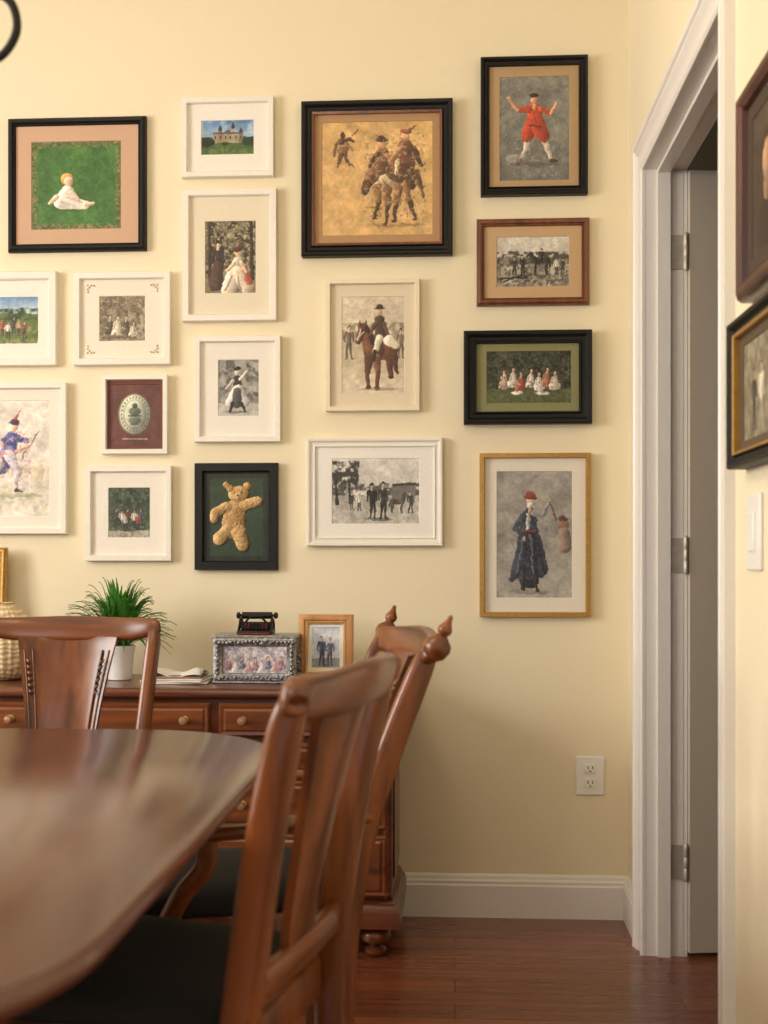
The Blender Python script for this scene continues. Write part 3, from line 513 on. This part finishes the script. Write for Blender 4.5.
# ================================================================== DRESSER
DT = .723; DY0 = 3.215; DX0, DX1 = -1.61, -.17
e = empty('dresser')
box('carcass', DX0, DX1, DY0+.012, D-.02, .12, .695, M_dress, e, .003)
def stepped(name, prof):
    V = []; F = []; n = len(prof)
    for o_, z in prof:
        V += [(DX0-o_, DY0-o_, z), (DX1+o_, DY0-o_, z), (DX1+o_, D-.018, z), (DX0-o_, D-.018, z)]
    for i in range(n-1):
        for k in range(4): F.append([i*4+k, i*4+(k+1) % 4, (i+1)*4+(k+1) % 4, (i+1)*4+k])
    F += [[0, 1, 2, 3], [len(V)-4, len(V)-3, len(V)-2, len(V)-1]]
    mk(name, V, F, M_dress, e, smooth=50)
stepped('top_slab', [(-.004, .695), (.008, .695), (.018, .70), (.022, .708), (.02, .716), (.012, .723), (-.02, .723)])
stepped('base_moulding', [(0, .155), (.008, .15), (.012, .14), (.02, .13), (.024, .115), (.024, .085), (0, .085)])
dr = []; kn = []
def drawer(x0, x1, z0, z1, knobs=True):
    dr.append((x0+.008, x1-.008, z0, z1))
    if knobs:
        for x in (x0+.075, x1-.075): kn.append((x, (z0+z1)/2))
for c in range(3):
    x0 = DX0+c*.48; drawer(x0+.004, x0+.476, .592, .682)
    drawer(x0+.004, x0+.476, .49, .575, False)
    drawer(x0+.004, x0+.476, .345, .475)
for x0, x1 in ((DX0+.004, -1.04), (-1.032, -.749), (-.741, DX1-.004)): drawer(x0, x1, .165, .33)
gl = []
for (x0, x1, z0, z1) in dr:
    y = DY0+.012
    V, F = ring_geo([(x0, x1, z0, z1, y), (x0, x1, z0, z1, y-.012), (x0+.006, x1-.006, z0+.006, z1-.006, y-.018), (x0+.014, x1-.014, z0+.014, z1-.014, y-.016), (x0+.02, x1-.02, z0+.02, z1-.02, y-.02)])
    F.append([16, 17, 18, 19]); gl.append((V, F))
V, F = merge_geo(gl); mk('drawer_fronts', V, F, M_dressf, e)
gl = []
Mx = Matrix.Rotation(math.radians(90), 4, 'X')
for x, z in kn:
    g = lathe_geo([(.011, 0), (.011, .003), (.005, .006), (.005, .012), (.011, .017), (.0125, .022), (.009, .028), (.001, .03)], seg=16)
    gl.append(rot_geo(g, Matrix.Translation((x, DY0-.007, z)) @ Mx))
V, F = merge_geo(gl); mk('knobs', V, F, M_knob, e, smooth=40)
gl = []
for x in (DX0+.05, DX1-.045, (DX0+DX1)/2):
    for y in (DY0+.03, D-.08):
        gl.append(lathe_geo([(.016, 0), (.024, .004), (.03, .012), (.03, .018), (.018, .026), (.022, .034), (.04, .044), (.044, .056), (.04, .068), (.026, .078), (.026, .088)], (x, y, 0), 24))
V, F = merge_geo(gl); mk('bun_feet', V, F, M_dress, e, smooth=40)
gl = []
for x in (DX0+.012, DX1-.012):
    gl.append(lathe_geo([(.012, .16), (.015, .17), (.010, .18), (.014, .2), (.015, .42), (.014, .62), (.010, .64), (.015, .655), (.012, .67), (.012, .69)], (x, DY0+.012, 0), 18))
V, F = merge_geo(gl); mk('corner_columns', V, F, M_dress, e, smooth=40)
box('side_panel', DX1, DX1+.006, DY0+.06, D-.07, .2, .65, M_dress, e, .004)

# ---- things on dresser
k_ = 3.34
xa, _ = on_back(212, 660, k_); xb, _ = on_back(298, 660, k_); xc = (xa+xb)/2; w2 = (xb-xa)/2
e = empty('silver_photo_box', (xc, k_, DT))
box('body', -w2+.006, w2-.006, .004, .115, .004, .128, M_silver, e, .003)
V, F = ring_geo([(-w2+.004, w2-.004, .004, .13, .004), (-w2+.004, w2-.004, .004, .13, -.006), (-w2+.014, w2-.014, .012, .122, -.010), (-w2+.03, w2-.03, .028, .106, -.004), (-w2+.032, w2-.032, .03, .104, 0)])
mk('carved_front', V, F, M_silver, e, smooth=30)
boxes('lid', [(-w2, w2, -.008, .122, .126, .136), (-w2, w2, -.008, .122, 0, .008)], M_silver, e, .003)
gl = []
rg = random.Random(3)
def bead(x, y, z, r): return lathe_geo([(r*.3, -r*.95), (r*.8, -r*.6), (r, 0), (r*.8, r*.6), (r*.3, r*.95)], (x, y, z), 8)
nb = 20
for i in range(nb+1):
    x = -w2+.012+i*(2*w2-.024)/nb
    for z in (.017, .117): gl.append(bead(x, -.010, z+rg.uniform(-.003, .003), rg.uniform(.004, .0065))); gl.append(bead(x+.005, -.009, z+rg.uniform(-.006, .006), .0035))
for i in range(1, 8):
    z = .017+i*.0125
    for x in (-w2+.017, w2-.017): gl.append(bead(x, -.010, z, .006)); gl.append(bead(x+rg.uniform(-.006, .006), -.009, z+.005, .004))
for i in range(9): gl.append(bead(w2-.002, .012+i*.011, .06+.03*math.sin(i*1.3), .005)); gl.append(bead(w2-.002, .012+i*.011, .03+.02*math.cos(i*1.7), .0045))
V, F = merge_geo(gl); mk('embossed_scrolls', V, F, M_silver, e, smooth=60)
a = Art(62, 26, (186, 178, 186), seed=201, warp=1.2); a.mottle((146, 138, 150), 4, .5, .3).mottle((220, 212, 214), 3, .6, .2)
for i in range(9): a.seated(6+i*6.3, 23+(i % 2)*2, 13, [(160, 116, 134), (220, 214, 218), (104, 110, 134), (196, 160, 160)][i % 4])
a.mottle((226, 220, 224), 2, .66, .15, .5).grain(.06); h = empty('photo_mount', (0, .002, .067)); h.parent = e; a.build('photo', 2*w2-.062, .076, .002, h)
e2 = empty('miniature_typewriter', (on_back(256, 630, 3.39)[0], 3.39, DT+.136))
boxes('chassis', [(-.05, .05, -.035, .04, .0, .012), (-.045, .045, .0, .035, .012, .034)], M_iron, e2, .004)
gl = []
for x in (-.045, .045):
    gl.append(sweep_geo([(x, -.03, .008), (x, -.01, .026), (x, .01, .044), (x, .035, .03), (x, .038, .01)], [(.004, .004)]*5, side=(1, 0, 0), n=8))
gl.append(rot_geo(lathe_geo([(.004, -.06), (.009, -.058), (.009, -.05), (.004, -.048), (.004, -.044), (.010, -.043), (.010, .043), (.004, .044), (.004, .048), (.009, .05), (.009, .058), (.004, .06)], seg=16), Matrix.Translation((0, .022, .052)) @ Matrix.Rotation(math.radians(90), 4, 'Y')))
gl.append(sweep_geo([(-.03, -.002, .034), (-.012, -.01, .05), (.012, -.01, .05), (.03, -.002, .034)], [(.003, .003)]*4, side=(0, 1, 0), n=8))
for r_ in range(3):
    for i in range(8): gl.append(lathe_geo([(.0012, 0), (.0012, .006), (.0042, .007), (.0042, .009), (.001, .0095)], (-.035+i*.01, -.03+r_*.009, .011+r_*.006), 8))
V, F = merge_geo(gl); mk('carriage_and_keys', V, F, M_iron, e2, smooth=40)
boxes('ribbon', [(-.034, -.016, -.002, .002, .016, .032), (.014, .032, -.002, .002, .016, .032), (-.044, .044, -.0365, -.034, .002, .006)], M_red, e2)
k_ = 3.42; xa, _ = on_back(298, 650, k_); xb, _ = on_back(353, 650, k_)
a = Art(30, 42, (176, 184, 196), seed=211, warp=.7); a.mottle((214, 218, 222), 6, .5, .4).rect(0, 32, 30, 42, (140, 144, 140)).person(11, 39, 30, (60, 64, 96), (50, 52, 70)).person(19, 39, 28, (100, 100, 126), (70, 70, 90)).grain(.06)
hh = .190
fo = make_frame('oak_photo_frame', xb-xa, hh, .026, M_oakf, (236, 232, 222), (.038, .038, .036, .036), a, depth=.016, style='round', loc=((xa+xb)/2, k_+.016, DT+hh/2*math.cos(.12)+.001), tilt=-.12, lip=M_gold)
o = box('easel_strut', -.02, .02, 0, .004, -hh/2, .05, M_black, fo); o.rotation_euler[0] = .5; o.location = (0, .02, -.008)
e = empty('magazine_stack', (on_back(176, 675, 3.34)[0], 3.36, DT))
for i in range(4):
    o = box('magazine_%d' % i, -.095+i*.003, .092-i*.006, -.055, .075, .0005+i*.0052, .0052+i*.0052, [M_paper, M_paperr][i % 2 if i > 1 else 0], e, .0015); o.rotation_euler[2] = rg.uniform(-.12, .12)
V = []; F = []
for i in range(13):
    for j in range(9):
        x = -.09+i*.014; y = -.05+j*.014
        V.append((x, y, .028+.010*math.sin(i*.75)*math.exp(-((j-3)/4)**2)+.005*math.cos(j*.8+i*.3)))
for i in range(12):
    for j in range(8): F.append([i*9+j, (i+1)*9+j, (i+1)*9+j+1, i*9+j+1])
o = mk('crumpled_page', V, F, M_paper, e, smooth=60); o.modifiers.new('s', 'SOLIDIFY').thickness = .002
xv = on_back(3, 640, 3.42)[0]
lathe('rattan_ball_vase', [(.03, 0), (.054, .002), (.074, .018), (.086, .045), (.092, .085), (.091, .115), (.084, .15), (.07, .18), (.05, .203), (.034, .213), (.03, .218), (.032, .224), (.028, .224), (.022, .213), (.015, .1)], (xv, 3.42, DT), M_vase, seg=96, ribs=26, ribamp=.07)
a = Art(60, 90, (214, 200, 170), seed=221); a.mottle((176, 156, 120), 10, .5, .4).person(30, 80, 60, (90, 70, 60), (60, 50, 44)).grain(.05)
xg = on_back(4, 570, 3.54)[0]
make_frame('gilt_photo_frame', .26, .385, .022, M_gold, (236, 228, 206), (.05, .05, .05, .05), a, depth=.018, style='round', loc=(xg-.13, 3.56, DT+.192), tilt=-.08)
# potted fern
xf = on_back(119, 650, 3.42)[0]
e = empty('potted_fern', (xf, 3.43, DT))
lathe('pot', [(.03, 0), (.034, .002), (.042, .085), (.045, .09), (.045, .1), (.041, .1), (.038, .088), (.03, .085), (.002, .085)], (0, 0, 0), M_pot, e)
lathe('soil', [(.038, .084), (.036, .09), (.01, .093), (.001, .093)], (0, 0, 0), M_soil, e)
gl = []; rg = random.Random(8)
for i in range(280):
    th = rg.uniform(0, 6.283); el = rg.uniform(.12, 1.45); L = rg.uniform(.11, .195)
    R = min(L*math.cos(el)*.95, .145); Hh = L*math.sin(el)*.95+.038; drop = .085*math.cos(el)*rg.uniform(.3, 1.0)
    w = rg.uniform(.0032, .006); V = []; F = []; n_ = 10
    dx, dy = math.cos(th), math.sin(th)*.75; sx, sy = -math.sin(th), math.cos(th)
    r0 = rg.uniform(0, .025)
    for k in range(n_):
        t_ = k/(n_-1); rr = r0+R*(t_**1.1); z = .09+Hh*(1-(1-t_)**1.6)-drop*t_**2.6; ww = w*math.sin(math.pi*min(1, .18+t_*.82))+.0004
        V += [(dx*rr-sx*ww, dy*rr-sy*ww, z+.002), (dx*rr, dy*rr, z), (dx*rr+sx*ww, dy*rr+sy*ww, z+.002)]
    for k in range(n_-1):
        q = k*3; F += [[q, q+1, q+4, q+3], [q+1, q+2, q+5, q+4]]
    gl.append((V, F))
V, F = merge_geo(gl); mk('fronds', V, F, M_leaf, e, smooth=60)

# ================================================================== TABLE
TX0, TX1, TY0, TY1 = -1.36, -.296, .71, 2.245; TR = .30
def rrect(x0, x1, y0, y1, r, n=14):
    pts = []
    for cx, cy, a0 in ((x1-r, y1-r, 0), (x0+r, y1-r, 90), (x0+r, y0+r, 180), (x1-r, y0+r, 270)):
        for k in range(n+1):
            t_ = math.radians(a0+90*k/n); pts.append((cx+r*math.cos(t_), cy+r*math.sin(t_)))
    return pts
def slab_geo(levels):
    V = []; F = []; n = None
    for pts, z in levels:
        n = len(pts); V += [(p[0], p[1], z) for p in pts]
    for i in range(len(levels)-1):
        for k in range(n): F.append([i*n+k, i*n+(k+1) % n, (i+1)*n+(k+1) % n, (i+1)*n+k])
    F.append(list(range(n))[::-1]); F.append([(len(levels)-1)*n+k for k in range(n)])
    return V, F
e = empty('dining_table')
lv = []
for ins, z in ((.03, .722), (.012, .724), (.004, .729), (0, .735), (0, .741), (.003, .747), (.009, .75)):
    lv.append((rrect(TX0+ins, TX1-ins, TY0+ins, TY1-ins, TR-ins), z))
V, F = slab_geo(lv); mk('top', V, F, M_table, e, smooth=50)
lv = [(rrect(TX0+q, TX1-q, TY0+q, TY1-q, .2), z) for q, z in ((.165, .655), (.16, .66), (.16, .723))]
V, F = slab_geo(lv); mk('apron', V, F, M_dress, e, smooth=40)
cx, cy = (TX0+TX1)/2, 1.40
lathe('pedestal', [(.09, .12), (.095, .14), (.07, .17), (.05, .2), (.055, .24), (.085, .3), (.095, .36), (.08, .43), (.055, .48), (.05, .52), (.07, .56), (.1, .6), (.12, .655)], (cx, cy, 0), M_dress, e)
for i in range(4):
    t_ = i*math.pi/2; dx, dy = math.cos(t_), math.sin(t_)
    sweep('foot_%d' % (i+1), [(cx+dx*.06, cy+dy*.06, .17), (cx+dx*.16, cy+dy*.16, .15), (cx+dx*.26, cy+dy*.26, .07), (cx+dx*.33, cy+dy*.33, .03), (cx+dx*.36, cy+dy*.36, .028)], [(.03, .05), (.028, .04), (.024, .032), (.026, .028), (.02, .02)], M_dress, e, side=(-dy, dx, 0))

# ================================================================== CHAIRS   (local: front = -Y)
UPRIGHT = [(0, .268), (.22, .25), (.44, .244), (.6, .262), (.74, .286), (.86, .312), (.9, .325), (.95, .345)]
RAKED = [(0, .185), (.22, .172), (.44, .184), (.6, .216), (.74, .262), (.86, .308), (.9, .325), (.95, .345)]
def chair(name, loc, rot, arms, finials, crest, sh=0.0, STY=UPRIGHT):
    def ycurve(z):
        P_ = STY
        for i in range(len(P_)-1):
            if z <= P_[i+1][0]:
                t_ = (z-P_[i][0])/(P_[i+1][0]-P_[i][0]); t_ = max(0, t_); return P_[i][1]+t_*(P_[i+1][1]-P_[i][1])
        return P_[-1][1]
    e = empty(name, loc, rot)
    hw = [.2, .192, .186, .187, .195, .203, .205]
    sz = [(.014, .018), (.016, .021), (.017, .025), (.017, .025), (.015, .024), (.015, .022), (.013, .018)]
    for s_ in (-1, 1):
        sweep('stile_%s' % ('left' if s_ < 0 else 'right'), [(s_*hw[i], STY[i][1], STY[i][0]) for i in range(7)], sz, M_chair, e, side=(1, 0, 0), p=3.4)
    if crest == 'finial':
        pts = [(-.232, .335, .914), (-.21, .325, .905), (-.15, .345, .9), (0, .362, .903), (.15, .345, .9), (.21, .325, .905), (.232, .335, .914)]
        sz = [(.012, .010), (.024, .015), (.032, .013), (.038, .012), (.032, .013), (.024, .015), (.012, .010)]
    elif crest == 'scroll':
        pts = [(-.226, .338, .905), (-.222, .336, .906), (-.2, .326, .905), (-.14, .342, .902), (0, .356, .905), (.14, .342, .902), (.2, .326, .905), (.222, .336, .906), (.226, .338, .905)]
        sz = [(.006, .006), (.018, .015), (.026, .019), (.029, .014), (.033, .012), (.029, .014), (.026, .019), (.018, .015), (.006, .006)]
    else:
        pts = [(-.218, .326, .915), (-.2, .324, .913), (-.12, .344, .907), (0, .354, .907), (.12, .344, .907), (.2, .324, .913), (.218, .326, .915)]
        sz = [(.012, .007), (.021, .012), (.028, .011), (.031, .011), (.028, .011), (.021, .012), (.012, .007)]
    sweep('crest_rail', pts, sz, M_chairx, e, side=(0, .25, 1), p=3.2)
    if finials:
        gl = []
        for s_ in (-1, 1):
            g = lathe_geo([(.010, -.024), (.02, -.016), (.025, -.002), (.023, .01), (.013, .02), (.008, .025), (.0125, .031), (.013, .037), (.009, .045), (.005, .054), (.0045, .06), (.001, .064)], seg=20)
            gl.append(rot_geo(g, Matrix.Translation((s_*.226, .338, .915)) @ Matrix.Rotation(s_*.3, 4, 'Y') @ Matrix.Rotation(-.35, 4, 'X')))
        V, F = merge_geo(gl); mk('ear_finials', V, F, M_chairx, e, smooth=50)
    zs = np.linspace(.5+sh, .89, 20); V = []; F = []; nx_ = 11
    def sw(z):
        t_ = max(0, (z-.5)/.39)
        return (.066+.052*t_**.9-.010*math.sin(t_*math.pi))*(1 if crest == 'plain' else .78)
    for side_ in (0, 1):
        for z in zs:
            w = sw(z)
            for k in range(nx_):
                u_ = -1+2*k/(nx_-1)
                V.append((u_*w, ycurve(z)+.008+.014*(1-u_*u_)*(z-.5)/.38*2+(0 if side_ else -.013)+(.004 if (abs(u_) < .85 and side_ == 0 and z < .865) else 0), z))
    m = len(zs)*nx_
    for sd in (0, 1):
        for i in range(len(zs)-1):
            for k in range(nx_-1): F.append([sd*m+i*nx_+k, sd*m+i*nx_+k+1, sd*m+(i+1)*nx_+k+1, sd*m+(i+1)*nx_+k])
    for i in range(len(zs)-1):
        for k in (0, nx_-1): F.append([i*nx_+k, (i+1)*nx_+k, m+(i+1)*nx_+k, m+i*nx_+k])
    for i in (0, len(zs)-1):
        for k in range(nx_-1): F.append([i*nx_+k, i*nx_+k+1, m+i*nx_+k+1, m+i*nx_+k])
    mk('splat', V, F, M_chair, e, smooth=35)
    gl = []
    for s_ in (-1, 1):
        for q in (.9, .74):
            P_ = [(s_*sw(z)*q, ycurve(z)-.004+.014*(1-q*q)*(z-.5)/.38*2, z) for z in np.linspace(.55, .86, 7)]
            gl.append(sweep_geo(P_, [(.0025, .0025)]*7, side=(1, 0, 0), n=8, sub=3))
        for j in range(6):
            z = .76+j*.014
            gl.append(sweep_geo([(s_*sw(z)*.77, ycurve(z), z), (s_*sw(z)*.82, ycurve(z)-.003, z+.004), (s_*sw(z)*.87, ycurve(z)-.001, z+.009)], [(.002, .002), (.004, .003), (.001, .001)], side=(0, 0, 1), n=6, sub=3))
    V, F = merge_geo(gl); mk('splat_carving', V, F, M_chair, e, smooth=50)
    zr = .505+sh
    sweep('lower_back_rail', [(-.19, ycurve(zr), zr), (0, ycurve(zr)+.012, zr+.005), (.19, ycurve(zr), zr)], [(.022, .012)]*3, M_chairx, e, side=(0, 0, 1), p=3)
    yb = STY[2][1]-.004
    def trap(ins, z):
        f, b2 = .215-ins, .185-ins; y0, y1 = -.215+ins, yb-ins; r = .03; pts = []
        for (cx_, cy_, a0) in ((b2-r, y1-r, 0), (-b2+r, y1-r, 90), (-f+r, y0+r, 180), (f-r, y0+r, 270)):
            for k in range(6):
                t2 = math.radians(a0+18*k); pts.append((cx_+r*math.cos(t2), cy_+r*math.sin(t2)))
        return pts, z+sh
    V, F = slab_geo([trap(.006, .385), trap(0, .39), trap(0, .438), trap(.005, .445), trap(.014, .447)]); mk('seat_frame', V, F, M_chair, e, smooth=40)
    V, F = slab_geo([trap(.022, .444), trap(.018, .452), trap(.018, .464), trap(.024, .476), trap(.042, .485), trap(.085, .490)]); mk('seat_cushion', V, F, M_cush, e, smooth=70)
    gl = []
    for s_ in (-1, 1):
        gl.append(lathe_geo([(.012, 0), (.016, .005), (.018, .03), (.012, .045), (.014, .06), (.02, .12), (.023, .2), (.019, .27), (.013, .29), (.021, .3), (.021, .31), (.014, .32), (.022, .335), (.022, .39+sh)], (s_*.185, -.185, 0), 20))
    V, F = merge_geo(gl); mk('front_legs', V, F, M_chair, e, smooth=40)
    gl = [sweep_geo([(s_*.185, -.185, .15), (s_*.188, 0, .155), (s_*.196, ycurve(.15), .15)], [(.009, .009), (.014, .014), (.009, .009)], side=(1, 0, 0), n=12) for s_ in (-1, 1)]
    gl.append(sweep_geo([(-.188, 0, .155), (0, 0, .155), (.188, 0, .155)], [(.008, .008), (.013, .013), (.008, .008)], side=(0, 1, 0), n=12))
    V, F = merge_geo(gl); mk('stretchers', V, F, M_chair, e, smooth=50)
    if arms:
        gl = []; dz = -.004; ya = ycurve(.615)
        for s_ in (-1, 1):
            gl.append(sweep_geo([(s_*.192, ya, .615+dz), (s_*.222, ya-.11, .622+dz), (s_*.245, .0, .612+dz), (s_*.242, -.09, .608+dz), (s_*.235, -.135, .596+dz), (s_*.232, -.148, .575+dz), (s_*.23, -.135, .562+dz)],
                                [(.014, .011), (.017, .011), (.021, .012), (.024, .013), (.022, .013), (.018, .011), (.010, .008)], side=(1, 0, 0), p=2.6))
            gl.append(sweep_geo([(s_*.215, -.115, .40), (s_*.222, -.135, .44), (s_*.236, -.11, .50), (s_*.238, -.07, .55), (s_*.24, -.07, .605+dz)],
                                [(.014, .02), (.014, .018), (.014, .017), (.014, .018), (.013, .018)], side=(1, 0, 0), p=2.6))
        V, F = merge_geo(gl); mk('arms', V, F, M_chair, e, smooth=50)
    return e
chair('dining_chair', (-.468, 1.687, 0), math.radians(-101.7), False, False, 'scroll', .028)
chair('dining_armchair', (-.416, 2.266, 0), math.radians(-75.3), True, True, 'finial', 0.0, RAKED)
chair('dining_chair', (-.905, 2.44, 0), 0, False, False, 'plain')

# ================================================================== CHANDELIER
e = empty('chandelier', (-.874, 1.6, .012))
gl = [lathe_geo([(.001, 1.70), (.012, 1.71), (.02, 1.73), (.01, 1.75), (.03, 1.78), (.045, 1.82), (.03, 1.87), (.012, 1.9), (.012, 2.1), (.03, 2.13), (.012, 2.16), (.006, 2.2), (.006, CZ-.04), (.05, CZ-.03), (.06, CZ-.014)], (0, 0, 0), 20)]
for i in range(5):
    t_ = i*2*math.pi/5; dx, dy = math.cos(t_), math.sin(t_)
    P_ = [(.03, 1.83), (.09, 1.86), (.15, 1.80), (.2, 1.745), (.25, 1.74), (.278, 1.775), (.272, 1.815), (.245, 1.83), (.228, 1.81), (.238, 1.795)]
    gl.append(sweep_geo([(dx*r, dy*r, z) for r, z in P_], [(.006, .006)]*len(P_), side=(-dy, dx, 0), n=10))
    P_ = [(.02, 2.08), (.08, 2.1), (.13, 2.02), (.1, 1.92), (.15, 1.80)]
    gl.append(sweep_geo([(dx*r, dy*r, z) for r, z in P_], [(.004, .004)]*len(P_), side=(-dy, dx, 0), n=8))
    gl.append(lathe_geo([(.006, 1.83), (.008, 1.85), (.03, 1.862), (.034, 1.872), (.012, 1.874), (.012, 1.885)], (dx*.262, dy*.262, 0), 18))
V, F = merge_geo(gl); mk('iron_body', V, F, M_iron, e, smooth=50)
gl = [lathe_geo([(.011, 1.885), (.011, 1.97)], (math.cos(i*2*math.pi/5)*.262, math.sin(i*2*math.pi/5)*.262, 0), 14) for i in range(5)]
V, F = merge_geo(gl); mk('candle_sleeves', V, F, M_candle, e, smooth=50)
M_bulb, nt, b = newmat('bulb_glow'); b.inputs['Emission Color'].default_value = (1, .72, .4, 1); b.inputs['Emission Strength'].default_value = 5
gl = [lathe_geo([(.005, 1.97), (.014, 1.985), (.017, 2.0), (.012, 2.02), (.004, 2.04), (.0005, 2.05)], (math.cos(i*2*math.pi/5)*.262, math.sin(i*2*math.pi/5)*.262, 0), 14) for i in range(5)]
V, F = merge_geo(gl); mk('bulbs', V, F, M_bulb, e, smooth=50)
pl = bpy.data.lights.new('chandelier_light', 'POINT'); pl.energy = 20; pl.color = (1, .78, .5); pl.shadow_soft_size = .2
o = bpy.data.objects.new('chandelier_light', pl); o.location = (0, 0, 2.15); o.parent = e; COL.objects.link(o)

# ================================================================== LIGHT
def area(name, loc, rot, sx, sy, power, col):
    l = bpy.data.lights.new(name, 'AREA'); l.shape = 'RECTANGLE'; l.size = sx; l.size_y = sy; l.energy = power; l.color = col
    o = bpy.data.objects.new(name, l); o.location = loc; o.rotation_euler = rot; COL.objects.link(o)
area('window_daylight_left', (XL-.25, (WY0+WY1)/2, (WZ0+WZ1)/2+.12), (0, math.radians(-90), 0), 1.4, 1.8, 138, (1, .95, .88))
area('rear_fill_light', ((RX0+RX1)/2, YB-.25, (WZ0+WZ1)/2+.12), (math.radians(90), 0, 0), 2.3, 1.5, 26, (.92, .96, 1))  # weak cool fill light added behind the camera, outside the added window
w = bpy.data.worlds.new('world'); scene.world = w; w.use_nodes = True
bg = w.node_tree.nodes['Background']; bg.inputs[0].default_value = (.75, .85, 1, 1); bg.inputs[1].default_value = .8
# ================================================================== CAMERA
cd = bpy.data.cameras.new('camera'); cam = bpy.data.objects.new('camera', cd); COL.objects.link(cam)
cam.location = (0, 0, CAMH); cam.rotation_euler = (math.radians(90), 0, YAW)
cd.sensor_width = 36; cd.lens = FPX/1024*36; cd.shift_y = (HOR-512)/1024; cd.clip_start = .02
cd.dof.use_dof = True; cd.dof.focus_distance = 3.5; cd.dof.aperture_fstop = 4.2
scene.camera = cam
scene.view_settings.view_transform = 'Standard'
scene.view_settings.look = 'None'
